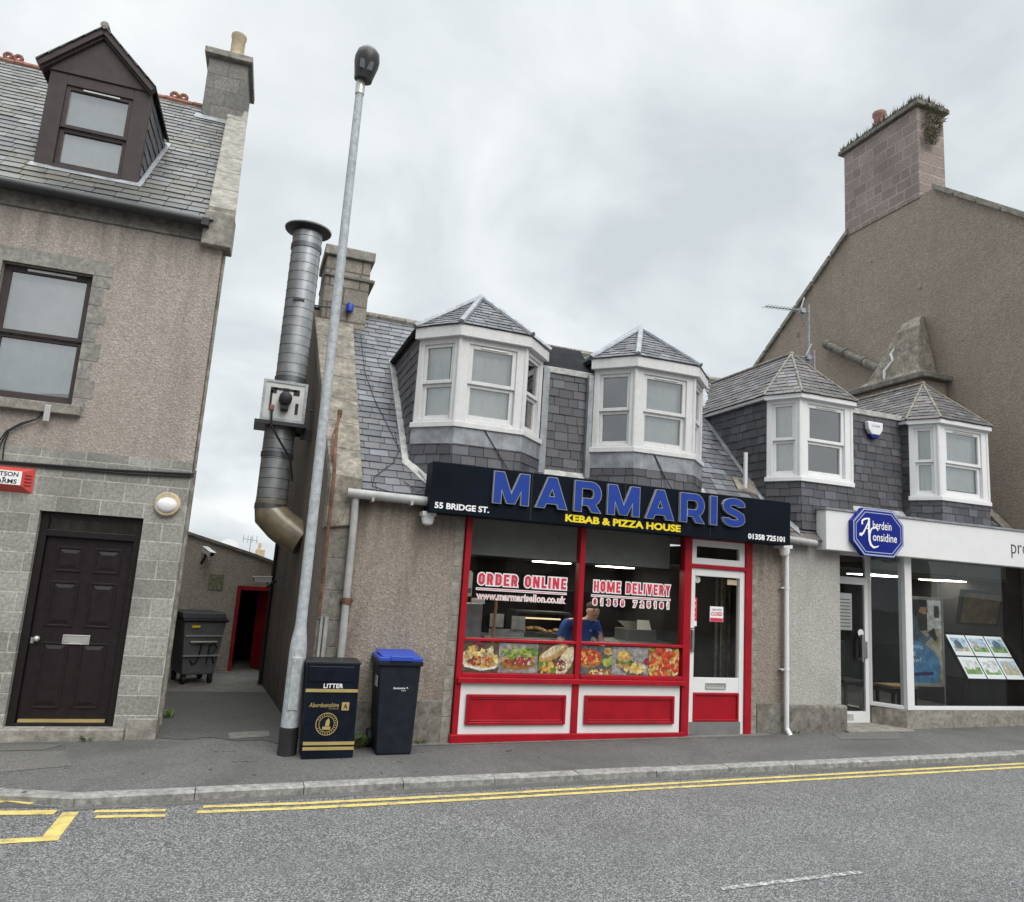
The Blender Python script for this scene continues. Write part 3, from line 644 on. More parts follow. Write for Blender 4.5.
# ------------------------------------------------------------------ left granite house (its own frame, facade at y=0, corner at x=0)
LH = thing('granite_house', (-.65, .52, 0), 'tall house with pinkish roughcast above grey blocks and a brown dormer, left of the alley', 'house', rz=R(-2.01))
ROOT_W = {LH.name: ROOT[LH.name].inverted()}
class LM(MB):
    def __init__(s): super().__init__(); s.M = ROOT_W[LH.name]
DW = (-1.43, -.42, .07, 2.29); WW = (-2.2, -1.31, 3.46, 4.98)
b = LM(); grid_wall(b, -8, 0, -.4, 2.96, 0, .35, [DW]); part('block_wall', b, 'block', LH)
b = LM(); grid_wall(b, -8, 0.0, 2.96, 5.62, .015, .33, [WW, (-5.2, -4.3, 3.46, 4.98)]); part('roughcast_wall', b, 'harl_left', LH)
b = LM()   # side wall runs back at an angle, gable up to the ridge
b.prism([(-.004, .012, -.4), (-.004, .012, 5.7), (-.36, 3.36, 9.2), (-.75, 7.0, 5.7), (-.75, 7.0, -.4)], (-.3, 0, 0)); part('side_wall', b, 'harl_left', LH)
b = LM(); b.box(-8, .008, -.012, .3, 5.62, 5.80); part('eaves_course', b, 'stone_dark', LH, bevel=.01)
b = LM()  # quoined surround of upstairs window: grey dressed stone
for i in range(8):
    z0 = 3.34 + i * .215; wx = .19 if i % 2 else .13
    b.box(WW[1], WW[1] + wx, .009, .05, z0, z0 + .21); b.box(WW[0] - wx, WW[0], .004, .05, z0, z0 + .21)
b.box(WW[0] - .14, WW[1] + .19, .003, .05, 4.98, 5.16); part('window_surround', b, 'surround', LH, bevel=.004)
b = LM(); b.box(-2.36, -1.2, -.07, .2, 3.345, 3.455); part('window_sill', b, 'stone', LH, bevel=.008)
wdw = sash(LH, ROOT_W[LH.name] @ Vector((0, .10, 0)), ROOT_W[LH.name].to_3x3() @ Vector((1, 0, 0)), ROOT_W[LH.name].to_3x3() @ Vector((0, -1, 0)), WW[0] + .0, WW[1] - .0, WW[2] + .01, WW[3], 'brown_wood', .072, (-.05, -.0), trick=True, blind=('blind_backing', 1.0), pane='pane_sky')  # pale backing added to lift the sky reflection, no curtain here
b = LM(); b.box(-7.9, -.1, 1.2, 1.25, 3.0, 5.6); b.box(-7.9, -.1, .4, 1.2, 3.0, 3.05); part('room_backing', b, 'room_dark', LH)
# door
b = LM(); ox, oa, on = (0, .12, 0), (1, 0, 0), (0, -1, 0)
frame_rect(b, ox, oa, on, Z3, DW[0], DW[1], DW[2], DW[3], .075, -.04, .04, 0, .03)
b.box(DW[0] + .075, DW[1] - .075, .08, .15, 2.03, 2.10); part('door_frame', b, 'door_brown', LH, bevel=.005)
b = LM(); dx0, dx1, dz0, dz1 = DW[0] + .078, DW[1] - .078, .105, 2.028; b.box(dx0, dx1, .135, .18, dz0, dz1)
pw_ = (dx1 - dx0 - .11 * 3) / 2
for (za, zb) in ((1.66, 1.93), (1.08, 1.56), (.24, .92)):
    for k in range(2):
        xa = dx0 + .11 + k * (pw_ + .11)
        frame_rect(b, (0, .135, 0), oa, on, Z3, xa, xa + pw_, za, zb, .022, 0, .012)
        b.add([(xa + .03, .136, za + .03), (xa + pw_ - .03, .136, za + .03), (xa + pw_ - .03, .136, zb - .03), (xa + .03, .136, zb - .03),
               (xa + .07, .122, za + .07), (xa + pw_ - .07, .122, za + .07), (xa + pw_ - .07, .122, zb - .07), (xa + .07, .122, zb - .07)],
              [(4, 5, 6, 7), (0, 1, 5, 4), (1, 2, 6, 5), (2, 3, 7, 6), (3, 0, 4, 7)])
door = part('front_door', b, 'door_brown', LH, bevel=.004, label='dark brown six panelled front door')
b = LM(); frame_rect(b, (0, .135, 0), oa, on, Z3, -1.05, -.79, .90, 1.0, .014, 0, .014); b.box(-1.036, -.804, .126, .134, .914, .986); part('letterbox', b, 'alu', door, bevel=.003)
b = LM(); b.ball((-1.285, .095, .95), .032, .032, .032); b.tube([(-1.285, .135, .95), (-1.285, .1, .95)], .014); b.box(-1.345, -1.315, .124, .134, .90, .96); part('knob', b, 'alu', door, True)
b = LM(); b.box(DW[0] + .1, DW[1] - .1, .085, .13, .108, .135); part('weather_bar', b, 'gold', door)
b = LM(); b.poly([(DW[0] + .07, .13, 2.09), (DW[1] - .07, .13, 2.09), (DW[1] - .07, .13, 2.22), (DW[0] + .07, .13, 2.22)]); part('transom_pane', b, 'pane', LH)
b = LM(); text('NEW', (.22, .07), lambda u, v, d: (-1.02 - u, .133 - d, 2.115 + v), .001, .02, mb=b); part('transom_lettering', b, 'dark_plastic', LH, label='faint mirrored letters behind the transom glass')
b = LM(); b.box(-1.45, -.4, .3, .33, -.1, 2.4); part('hall_backing', b, 'room_dark', LH)
b = LM(); b.box(-2.6, -.30, -.06, .2, -.3, .068); part('door_step', b, 'stone', LH, bevel=.012)
b = LM(); b.box(-.295, .01, -.03, .3, -.3, .17); part('plinth', b, 'stone', LH, bevel=.012)
# roof
rs = 1.0
def lz(y): return 5.86 + (y + .10) * rs
b = LM(); W_ = ROOT_W[LH.name]
rp = [(-8, -.12, lz(-.12)), (-.13, -.12, lz(-.12)), (-.455, 3.36, lz(3.36)), (-8, 3.36, lz(3.36))]
bb = MB(); slates(bb, [W_ @ Vector(p) for p in rp], (0, .7, .7), .165, .25, .008)
roofL = part('roof', bb, 'slate_left', LH, recalc=False)
b = LM(); b.poly([(-8, 3.36, lz(3.36) - .01), (-.47, 3.36, lz(3.36) - .01), (-.8, 7.1, 5.8), (-8, 7.1, 5.8)]); part('rear_roof', b, 'slate_left', LH)
b = LM()
for i in range(17): b.tube([(-8 + i * .43, 3.36, lz(3.36) + .01), (-8 + i * .43 + .42, 3.36, lz(3.36) + .0)], .055, 8)
for x in (-5.6, -3.75, -1.35):
    for dxx in (-.07, .07): 
        for k in range(8):
            a0, a1 = k / 8 * 2 * math.pi, (k + 1) / 8 * 2 * math.pi
            b.tube([(x + dxx + .05 * math.cos(a0), 3.36, lz(3.36) + .10 + .05 * math.sin(a0)), (x + dxx + .05 * math.cos(a1), 3.36, lz(3.36) + .10 + .05 * math.sin(a1))], .03, 6)
part('ridge_tiles', b, 'terracotta', roofL)
b = LM()
for i in range(7):
    y0, y1 = i * .48 - .08, i * .48 + .39; xo = lambda y: .09 - .105 * y
    z0, z1 = lz(y0), lz(y1)
    b.add([(xo(y0) - .31, y0, z0), (xo(y0), y0, z0), (xo(y1), y1, z1), (xo(y1) - .31, y1, z1)] + [(xo(y0) - .31, y0, z0 + .16), (xo(y0), y0, z0 + .16), (xo(y1), y1, z1 + .16), (xo(y1) - .31, y1, z1 + .16)],
          [(0, 3, 2, 1), (4, 5, 6, 7), (0, 1, 5, 4), (1, 2, 6, 5), (2, 3, 7, 6), (3, 0, 4, 7)])
part('skew_coping', b, 'stone', LH, bevel=.01)
b = LM(); b.box(-.24, .09, -.1, .2, 5.55, 5.98); part('skewputt', b, 'stone', LH, bevel=.015)
b = LM(); b.tube([(-8, -.14, 5.84), (-.19, -.14, 5.80)], .062, 10); b.box(-8, -.2, -.1, -.02, 5.79, 5.86); b.box(-.25, -.17, -.2, -.1, 5.74, 5.83, 0); part('gutter', b, 'black_iron', LH, True)
# chimney
b = LM(); b.box(-.92, -.315, 2.95, 3.95, 8.4, 10.02); chL = part('chimney', b, 'granite', LH, bevel=.01, label='grey granite block chimney')
b = LM(); b.box(-.99, -.25, 2.86, 4.05, 10.02, 10.13); part('chimney_cap', b, 'stone', chL, bevel=.012)
b = LM(); b.lathe((-.56, 3.3, 10.12), [(.13, 0), (.115, .1), (.11, .56), (.125, .58), (.125, .63), (.10, .63)]); part('chimney_pot', b, 'pot_buff', chL, True)
b = LM(); b.poly([(-1.0, 2.84, lz(2.84) + .03), (-.33, 2.84, lz(2.84) + .03), (-.33, 2.97, lz(2.97) + .05), (-1.0, 2.97, lz(2.97) + .05)]); part('chimney_flashing', b, 'lead', chL)
# dormer
yd = .36; dz0 = lz(yd) + .03; dl, dr, dm = -2.21, -1.10, -1.70; de = 7.60; da = 8.22
b = LM()
b.box(dl, dl + .19, yd, yd + .1, dz0 - .12, 7.56); b.box(dr - .19, dr, yd, yd + .1, dz0 - .12, 7.56); b.box(dl + .19, dr - .19, yd, yd + .1, 7.42, 7.56); b.box(dl + .19, dr - .19, yd - .01, yd + .1, dz0 - .12, dz0 + .03)
b.prism([(dl - .02, yd - .02, 7.56), (dr + .02, yd - .02, 7.56), (dm, yd - .02, da - .06)], (0, .08, 0))
dorm = part('dormer', b, 'brown_wood', LH, bevel=.006, label='brown timber gabled dormer')
b = LM()
for sx, xe in ((-1, dl - .13), (1, dr + .05)):
    for (off, th_, yy) in ((0, .06, -.10), (.055, .03, -.06)):
        d_ = Vector((dm - xe, 0, da - 7.58)); n_ = Vector((-d_.z * sx, 0, d_.x * sx)).normalized(); n_ = n_ if n_.z > 0 else -n_
        p0, p1 = Vector((xe, yd + yy, 7.58)) - n_ * off, Vector((dm, yd + yy, da)) - n_ * off
        b.prism([p0, p1, p1 - n_ * th_, p0 - n_ * th_], (0, .09, 0))
part('bargeboard', b, 'brown_wood', dorm)
bb = MB()
for xe in (dl - .14, dr + .06):
    q = [(xe, yd - .12, 7.60), (dm, yd - .12, da + .02), (dm, da - 5.96 + .12, da + .02), (xe, 7.60 - 5.96 - .12, 7.60)]
    slates(bb, [W_ @ Vector(p) for p in q], (0, 0, 1), .16, .24, .008)
part('dormer_roof', bb, 'slate_left', dorm, recalc=False)
b = LM(); b.tube([(dm, yd - .12, da + .02), (dm, 2.35, da + .02)], .05, 8); part('dormer_ridge', b, 'stone', dorm, True)
for xx in (dl + .01, dr - .01):
    bb = MB(); slates(bb, [W_ @ Vector(p) for p in [(xx, yd + .1, dz0 - .02), (xx, yd + .1, 7.58), (xx, 7.58 - 5.96, 7.58)]], (0, 0, 1), .16, .22, .008)
    part('dormer_cheek', bb, 'slate_dark', dorm, recalc=False)
b = LM(); b.poly([(dl - .03, yd - .07, lz(yd - .07) + .025), (dr + .06, yd - .07, lz(yd - .07) + .025), (dr + .06, yd + .02, lz(yd + .02) + .03), (dl - .03, yd + .02, lz(yd + .02) + .03)])
b.prism([(dr + .01, yd, lz(yd) + .02), (dr + .065, yd, lz(yd) + .02), (dr + .065, 1.65, lz(1.65) + .02), (dr + .01, 1.65, lz(1.65) + .02)], (0, 0, .012)); part('dormer_flashing', b, 'lead', dorm)
sash(dorm, W_ @ Vector((0, yd + .02, 0)), W_.to_3x3() @ Vector((1, 0, 0)), W_.to_3x3() @ Vector((0, -1, 0)), dl + .19, dr - .19, dz0 + .03, 7.42, 'brown_wood', .048, (-.05, -.0), trick=True, blind=('blind_backing', 1.0), pane='pane_sky')  # dormer panes only mirror sky; pale sheet behind is added for brightness
b = LM(); b.box(dl + .05, dr - .05, 1.0, 1.05, 6.6, 7.5); part('dormer_backing', b, 'room_dark', dorm)
b = LM(); b.tube([(.022, .05, 2.9), (.022, .05, 5.5)], .018, 8); b.tube([(.0, .22, .05), (.0, .22, 2.9)], .03, 8); part('corner_downpipe', b, 'ridge', LH, True)

def LP(x, y, z): return tuple(W_ @ Vector((x, y, z)))
# alarm box
al = thing('alarm_box', LP(-1.7, 0, 2.46), 'red burglar alarm box with a white label on the block wall above the brown door', 'alarm box', rz=R(-2.01))
b = LM(); x0, x1, z0, z1 = -2.02, -1.53, 2.455, 2.725
b.add([(x0, 0, z0), (x1, 0, z0), (x1, 0, z1), (x0, 0, z1), (x0 + .09, -.1, z0 + .07), (x1 - .09, -.1, z0 + .07), (x1 - .09, -.1, z1 - .045), (x0 + .09, -.1, z1 - .045)],
      [(0, 1, 2, 3), (4, 7, 6, 5), (0, 4, 5, 1), (1, 5, 6, 2), (2, 6, 7, 3), (3, 7, 4, 0)]); part('casing', b, 'alarm_red', al, bevel=.006)
b = LM(); b.box(x0 + .095, x1 - .095, -.103, -.099, z0 + .075, z1 - .05); part('label_plate', b, 'white_vinyl', al)
b = LM(); text('WATSON', (.29, .048), lambda u, v, d: (-1.945 + u, -.104 - d, 2.615 + v), .001, .02, mb=b); text('ALARMS', (.27, .048), lambda u, v, d: (-1.93 + u, -.104 - d, 2.54 + v), .001, .02, mb=b)
b.poly([(-1.79, -.105, 2.603), (-1.765, -.105, 2.603), (-1.78, -.105, 2.59), (-1.80, -.105, 2.59)]); part('lettering', b, 'cable', al)
b = LM()
for i in range(4): b.obox((x1 - .045, -.053, 2.53 + i * .035), (.4, .5, 0), (.5, -.4, 0), (0, 0, 1), (-.06, .06), (0, .006), (0, .01))
part('vents', b, 'red_dark', al)
# bulkhead lamp
bl_ = thing('bulkhead_light', LP(-.2, 0, 2.46), 'round cream bulkhead lamp on the grey block wall right of the brown door', 'wall lamp', rz=R(-2.01))
def disc_y(mb, c, r, y0, y1, m=0, n=24):
    mb.tube([(c[0], y0, c[1]), (c[0], y1, c[1])], [r, r * .93], n, m)
b = LM(); disc_y(b, (-.2, 2.465), .14, 0, -.06); part('lamp_body', b, 'pot_buff', bl_, True, bevel=.008)
b = LM(); b.M = W_ @ Matrix.Translation((-.2, -.055, 2.455)) @ Matrix.Rotation(R(90), 4, 'X'); b.ball((0, 0, 0), .105, .085, .045, 16); part('diffuser', b, 'white_pvc', bl_, True)
# cables on the wall
b = LM(); b.tube([(-8, -.02, 2.80), (-2, -.02, 2.765), (-1.5, -.022, 2.775), (-.8, -.02, 2.79), (0.03, -.02, 2.83)], .014, 6); b.tube([(-8, -.02, 2.775), (-1.4, -.02, 2.752), (-.6, -.022, 2.765), (.03, -.02, 2.80)], .011, 6)
for k in range(3): b.tube([(-1.55 + k * .01, -.03, 3.36), (-1.6, -.03, 3.26), (-1.74, -.025, 3.2 - k * .01), (-1.86 + k * .01, -.02, 3.1), (-1.93 + k * .035, -.02, 2.95), (-1.95 + k * .05, -.02, 2.79)], .008, 6)
solo('wall_cable', b, 'cable', LP(-1.0, -.02, 2.78), 'black cables clipped along the grey block wall above the brown door', 'cable', smooth=True)
b = LM(); b.box(-1.53, -1.47, -.09, -.071, 3.24, 3.42); solo('cable_clip', b, 'alu', LP(-1.5, -.08, 3.24), 'small grey metal bracket on the edge of the upstairs window sill', 'bracket', bevel=.004)

# ------------------------------------------------------------------ shared main roof plane of the two shops
GA = .082
def gx(y): return .865 - GA * y          # alley gable line of the kebab shop
RS = 1.0
def mz(y): return 2.74 + (y + .08) * RS
RY, RZ = 3.14, mz(3.14)
XP = 7.22                                # party line between the two shops

KS = thing('kebab_shop', (4.0, 0, 0), 'small roughcast building with a red and white takeaway shopfront and two white bay dormers', 'shop')
SF = (2.475, 6.615, -.2, 2.70)
b = MB(); grid_wall(b, .86, XP, -.4, 2.74, 0, .3, [SF]); part('front_wall', b, 'harl_shop', KS)
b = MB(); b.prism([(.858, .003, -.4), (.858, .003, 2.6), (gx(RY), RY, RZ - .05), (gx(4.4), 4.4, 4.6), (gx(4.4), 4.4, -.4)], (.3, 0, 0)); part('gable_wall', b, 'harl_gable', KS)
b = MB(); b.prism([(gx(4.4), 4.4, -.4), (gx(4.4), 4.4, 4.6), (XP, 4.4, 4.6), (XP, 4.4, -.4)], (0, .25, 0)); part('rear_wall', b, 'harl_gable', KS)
b = MB(); b.poly([(gx(RY), RY, RZ), (XP, RY, RZ), (XP, 4.7, 4.6), (gx(4.7), 4.7, 4.6)]); part('rear_roof', b, 'slate', KS)
b = MB()
zq = -.3
for i in range(9):
    h_ = [.36, .28, .33][i % 3]; wq = [.30, .22, .34][i % 3]
    if zq + h_ > 2.3: break
    b.box(.855, .87 + wq, -.006, .05, zq, zq + h_ - .006); zq += h_
part('quoins', b, 'stone_dark', KS, bevel=.006)
for xa_, xb_ in ((2.36, 2.468), (6.617, 6.72)):
    b = MB()
    for i in range(9): b.box(xa_, xb_, -.004, .05, i * .285, i * .285 + .277)
    part('jamb_stones', b, 'stone', KS, bevel=.005)
for xa_, xb_ in ((1.25, 2.355), (6.725, 7.21)): b = MB(); b.box(xa_, xb_, -.012, .05, -.3, .46); part('base_course', b, 'stone_dark', KS, bevel=.008)
# roof
bb = MB(); slates(bb, [(1.14, -.12, mz(-.12)), (XP, -.12, mz(-.12)), (XP, RY, RZ), (1.14, RY, RZ)], (0, .7, .7), .135, .2, .007)
roofK = part('roof', bb, 'slate', KS, recalc=False)
b = MB()
for i in range(15): b.tube([(1.2 + i * .44, RY, RZ - .005), (1.2 + i * .44 + .425, RY, RZ - .005)], .075, 8)
part('ridge', b, 'ridge', roofK, True)
# skew coping down the gable
b = MB()
for i in range(7):
    y0, y1 = -.02 + i * .39, -.02 + (i + 1) * .39 - .006
    if y1 > 2.74: y1 = 2.74
    A = lambda y, dx_, dz_: ((gx(y) - .03 if dx_ < .1 else 1.2), y, mz(y) - .06 + dz_)
    b.add([A(y0, 0, 0), A(y0, .36, 0), A(y1, .36 + .02, 0), A(y1, 0, 0), A(y0, 0, .19), A(y0, .36, .17), A(y1, .38, .17), A(y1, 0, .19)],
          [(0, 3, 2, 1), (4, 5, 6, 7), (0, 1, 5, 4), (1, 2, 6, 5), (2, 3, 7, 6), (3, 0, 4, 7)])
part('skew_coping', b, 'cement', KS, bevel=.012)
b = MB(); b.prism([(.83, -.05, 2.32), (1.17, -.05, 2.38), (1.2, -.05, 2.92), (.83, -.05, 2.96)], (0, .3, 0)); part('skewputt', b, 'cement', KS, bevel=.02)
# chimney
b = MB(); b.box(.70, 1.39, 2.74, 3.7, 4.9, 6.70); chK = part('chimney', b, 'rubble', KS, bevel=.02, label='weathered stone chimney at the alley gable')
b = MB(); b.box(.66, 1.44, 2.68, 3.76, 6.70, 6.86); part('chimney_cap', b, 'stone', chK, bevel=.015)
b = MB(); b.box(.69, 1.47, 2.71, 3.73, 6.36, 6.41); part('chimney_string', b, 'stone_dark', chK, bevel=.008)
b = MB(); b.box(1.05, 1.41, 2.62, 2.75, 5.36, 5.43); part('chimney_ledge', b, 'stone_dark', chK)
b = MB(); b.lathe((1.12, 2.68, 5.82), [(.055, 0), (.06, .06), (.05, .12), (.02, .14)], 12); b.tube([(1.12, 2.74, 5.86), (1.12, 2.68, 5.86)], .02)
solo('beacon_lamp', b, 'bin_blue', (1.12, 2.68, 5.82), 'small blue fitting on the front of the weathered stone chimney', 'beacon', smooth=True)
# gutter and pipes
b = MB(); b.tube([(1.03, -.13, 2.73), (1.95, -.13, 2.72)], .055, 10)
for x in (1.3, 1.75): b.box(x, x + .03, -.19, -.02, 2.655, 2.70)
part('gutter', b, 'gutter', KS, True)
b = MB(); b.tube([(7.0, -.13, 2.69), (7.62, -.13, 2.66)], .05, 10); part('gutter', b, 'gutter', KS, True)
b = MB(); b.tube([(1.13, -.10, 2.68), (1.14, -.09, 2.4), (1.15, -.075, -.02)], .042, 10); part('downpipe', b, 'gutter', KS, True)
b = MB(); b.tube([(1.15, -.08, 1.50), (1.15, -.08, 1.57)], .055, 10); b.box(1.08, 1.22, -.06, 0, 1.515, 1.555); part('pipe_collar', b, 'rust', KS, True)
b = MB(); b.tube([(.93, .62, 3.76), (.90, .5, 3.60), (.875, .15, 3.2), (.87, -.05, 2.98), (.87, -.06, 2.2), (.87, -.05, 1.35)], .019, 8); b.tube([(.91, .55, 3.62), (.85, .4, 3.45), (.845, .1, 3.1)], .010, 6); b.lathe((.93, .62, 3.72), [(.024, 0), (.03, .08), (.026, .1)], 10)
part('rusty_pipe', b, 'rust', KS, True, label='thin rusty pipe at the alley corner')
b = MB()
for x0_ in (.955, .905): b.tube([(x0_, -.03, 1.35), (x0_ - .0, -.03, -.03)], .016 if x0_ < .95 else .024, 6)
part('lower_pipe', b, 'gutter', KS, True)
b = MB(); b.tube([(gx(4.05) - .02, 4.05, 3.0), (gx(3.9) - .04, 3.9, 2.0), (gx(4) - .04, 4.0, 1.2), (gx(4.05) - .04, 4.05, 0)], .03, 8); part('alley_pipe', b, 'black_iron', KS, True)

def bay(root, name, xs, y0, dy, zb, zt, ze, za, ya, style, label, blinds):
    """canted bay dormer: xs=(outer left, front left, front right, outer right)"""
    A, B_, C_, D_ = Vector((xs[0], y0 + dy, 0)), Vector((xs[1], y0, 0)), Vector((xs[2], y0, 0)), Vector((xs[3], y0 + dy, 0))
    F = [(A, B_), (B_, C_), (C_, D_)]
    wood = 'white_wood' if style == 'lead' else 'white_pvc'
    casing = MB(); 
    for i, (p, q) in enumerate(F):
        a = (q - p).normalized(); n = Vector((a.y, -a.x, 0)); L_ = (q - p).length; wp = .085 if L_ < .75 else .125
        frame_rect(casing, p, a, n, Z3, 0, L_, zb, zt, wp, -.09, 0, 0, .075, .07)
        casing.obox(p, a, n, Z3, (-.02, L_ + .02), (0, .035), (zb - .035, zb + .03), 0)
    for p in (B_, C_): casing.lathe((p.x, p.y + .012, 0), [(.03, zb), (.03, zt)], 8)
    d = part(name, casing, wood, root, bevel=.005, label=label)
    for i, (p, q) in enumerate(F):
        a = (q - p).normalized(); n = Vector((a.y, -a.x, 0)); L_ = (q - p).length; wp = .085 if L_ < .75 else .125
        sash(d, p, a, n, wp, L_ - wp, zb + .075, zt - .07, wood, .042 if L_ < .75 else .055, (-.07, -.02), trick=(i == 1), blind=blinds[i])
    # fascia and soffit
    def off(p, q, o): a = (q - p).normalized(); n = Vector((a.y, -a.x, 0)); return p + n * o, q + n * o
    def ring(o):
        s1 = [off(p, q, o) for p, q in F]; pts = [Vector((xs[0] - o, y0 + dy - .0, 0))]
        # corner intersections by angle bisector
        k = math.tan(math.atan2(dy, xs[1] - xs[0]) / 2) * o
        return [Vector((xs[0] - o * .95, y0 + dy - o * .35, 0)), Vector((xs[1] - k, y0 - o, 0)), Vector((xs[2] + k, y0 - o, 0)), Vector((xs[3] + o * .95, y0 + dy - o * .35, 0))]
    fh = ze - zt; ro, ri = ring(.07), ring(-.05); fb = MB()
    yb = (ze - 2.82) / RS
    ro2 = [Vector((ro[0].x, yb, 0))] + ro + [Vector((ro[3].x, yb, 0))]; ri2 = [Vector((ri[0].x + .04, yb, 0))] + ri + [Vector((ri[3].x - .04, yb, 0))]
    zf = zt if style == 'lead' else ze - .07
    for i in range(5):
        fbm = 0 if 1 <= i <= 3 or style != 'lead' else 1
        z_lo = zf if 1 <= i <= 3 else ze - .05
        fb.prism([ro2[i] + Z3 * z_lo, ro2[i + 1] + Z3 * z_lo, ri2[i + 1] + Z3 * z_lo, ri2[i] + Z3 * z_lo], (0, 0, ze - z_lo), fbm)
    if style != 'lead':
        fb.prism([p + Z3 * zt for p in ri], (0, 0, ze - .075 - zt), 0)
    part('fascia', fb, [wood, 'felt'], d, bevel=.004)
    # roof slopes
    ap = Vector(((xs[1] + xs[2]) / 2, ya, za)); rb = Vector((ap.x, (za - 2.82) / RS, za)); ro = ring(.085)
    e = [p + Z3 * (ze + .003) for p in ro]; lb = Vector((e[0].x, yb + .02, ze + .003)); rbk = Vector((e[3].x, yb + .02, ze + .003))
    sm = 'slate' if style == 'lead' else 'slate_right'
    rfm = MB()
    for q in ([e[0], e[1], ap], [e[1], e[2], ap], [e[2], e[3], ap], [lb, e[0], ap, rb], [e[3], rbk, rb, ap]): slates(rfm, q, (0, 0, 1), .10, .17, .006, bm=0)
    part('bay_roof', rfm, sm, d, recalc=False)
    hp = MB(); hm = 'lead' if style == 'lead' else 'ridge'
    hr = .042 if style == 'lead' else .017
    for p in e: hp.tube([p + Z3 * .012, ap + Z3 * .02], hr, 8)
    hp.tube([ap + Z3 * .02, rb + Z3 * .02 + Vector((0, .1, 0))], hr * (1.2 if style == 'lead' else 1.6), 8); hp.ball(ap + Z3 * .015, .045, .045, .035, 8)
    part('hip_roll', hp, hm, d, True)
    # apron below the windows
    apm = MB(); lo = zb - .03
    if style == 'lead':
        ld = MB(); r1 = ring(.012)
        for i in range(3): ld.add([r1[i] + Z3 * (zb - .02), r1[i + 1] + Z3 * (zb - .02), r1[i + 1] * 1.0 + Z3 * (zb - .25), r1[i] + Z3 * (zb - .25)], [(0, 1, 2, 3)])
        part('lead_apron', ld, 'lead', d, recalc=False); lo = zb - .24
    r2 = ring(.002)
    for i in range(3):
        zl = 2.86 if i == 1 else 2.86
        slates(apm, [r2[i] + Z3 * zl, r2[i + 1] + Z3 * zl, r2[i + 1] + Z3 * lo, r2[i] + Z3 * lo], (0, 0, 1), .12, .19, .006)
    part('slate_apron', apm, 'slate_dark', d, recalc=False)
    for sx, P in ((-1, A), (1, D_)):
        ck = MB(); yb2 = ze - 2.82
        slates(ck, [(P.x, P.y, mz(P.y)), (P.x, P.y, ze - .03), (P.x, ze - .03 - 2.82, ze - .03)], (0, 0, 1), .13, .19, .006)
        part('slate_cheek', ck, 'slate_dark', d, recalc=False)
    # lead flashing where cheeks and aprons meet the roof
    k = 'lead_pale'
    for sx, P in ((-1, A), (1, D_)):
        fl = MB(); yb2 = ze - 2.82; q = []
        fl.prism([(P.x, P.y - .06, mz(P.y - .06) + .02), (P.x + sx * .09, P.y - .06, mz(P.y - .06) + .02), (P.x + sx * .09, yb2, mz(yb2) + .02), (P.x, yb2, mz(yb2) + .02)], (0, 0, .012), 0)
        Q = B_ if sx < 0 else C_; t = (Q - P); e1 = P + t * .92
        fl.prism([(P.x, P.y, mz(P.y) + .02), (P.x + sx * .10, P.y - .05, mz(P.y - .05) + .02), (e1.x + sx * .06, e1.y - .12, mz(e1.y - .12) + .025), (e1.x, e1.y, mz(e1.y) + .03)], (0, 0, .012), 0)
        part('flashing', fl, k if style == 'lead' else 'lead', d)
    bk = MB(); bk.box(xs[0] + .06, xs[3] - .06, y0 + dy + .5, y0 + dy + .55, zb - .2, zt + .1); bk.box(xs[1] + .02, xs[2] - .02, y0 + .14, y0 + dy + .5, zb - .1, zb - .06); part('room_backing', bk, 'room_dark', d)
    return d
bay(KS, 'bay_dormer', (1.81, 2.24, 3.12, 3.53), 0, .43, 3.71, 4.82, 4.965, 5.66, .75, 'lead', 'left white bay dormer with three sash windows', [('blind', 1), ('blind', 1), None])
bay(KS, 'bay_dormer', (4.30, 4.72, 5.64, 6.07), 0, .43, 3.69, 4.82, 4.965, 5.66, .75, 'lead', 'right white bay dormer with three sash windows', [None, ('blind_backing', 1), None])
# hung slates between the two dormers, with its felt roof
def infill(root, x0, x1, yf, ztop, hi):
    m = MB(); slates(m, [(x0, yf, mz(yf) - .02), (x1, yf, mz(yf) - .02), (x1, yf, ztop), (x0, yf, ztop)], (0, 0, 1), .12, .185, .006); part('hung_slates', m, 'slate_dark', root, recalc=False)
    m = MB(); m.box(x0, x1, yf - .03, yf + .1, ztop, ztop + .085); part('lead_edge', m, 'lead_pale', root, bevel=.008)
    m = MB(); m.poly([(x0, yf - .02, ztop + .087), (x1, yf - .02, ztop + .087), (x1, yf + .45, ztop + hi), (x0, yf + .45, ztop + hi)]); m.poly([(x0, yf + .45, ztop + hi), (x1, yf + .45, ztop + hi), (x1, ztop + hi - 2.82 + .1, ztop + hi), (x0, ztop + hi - 2.82 + .1, ztop + hi)]); part('felt_roof', m, 'felt', root)
    m = MB(); m.prism([(x0, yf - .11, mz(yf - .11) + .02), (x1, yf - .11, mz(yf - .11) + .02), (x1, yf, mz(yf) + .04), (x0, yf, mz(yf) + .04)], (0, 0, .012)); part('base_flashing', m, 'lead_pale', root)
infill(KS, 3.53, 4.30, .50, 4.70, .54)
for xa_, xb_ in ((3.54, 3.63), (4.22, 4.29)): m = MB(); m.box(xa_, xb_, .42, .52, 3.3, 4.74); part('lead_corner', m, 'lead', KS)
m = MB(); m.tube([(2.62, -.02, 3.68), (2.9, -.03, 3.3), (3.0, -.1, 3.1)], .006, 5)
m.tube([(5.02, -.02, 3.66), (5.2, -.03, 3.35), (5.3, -.1, 3.15)], .008, 5)
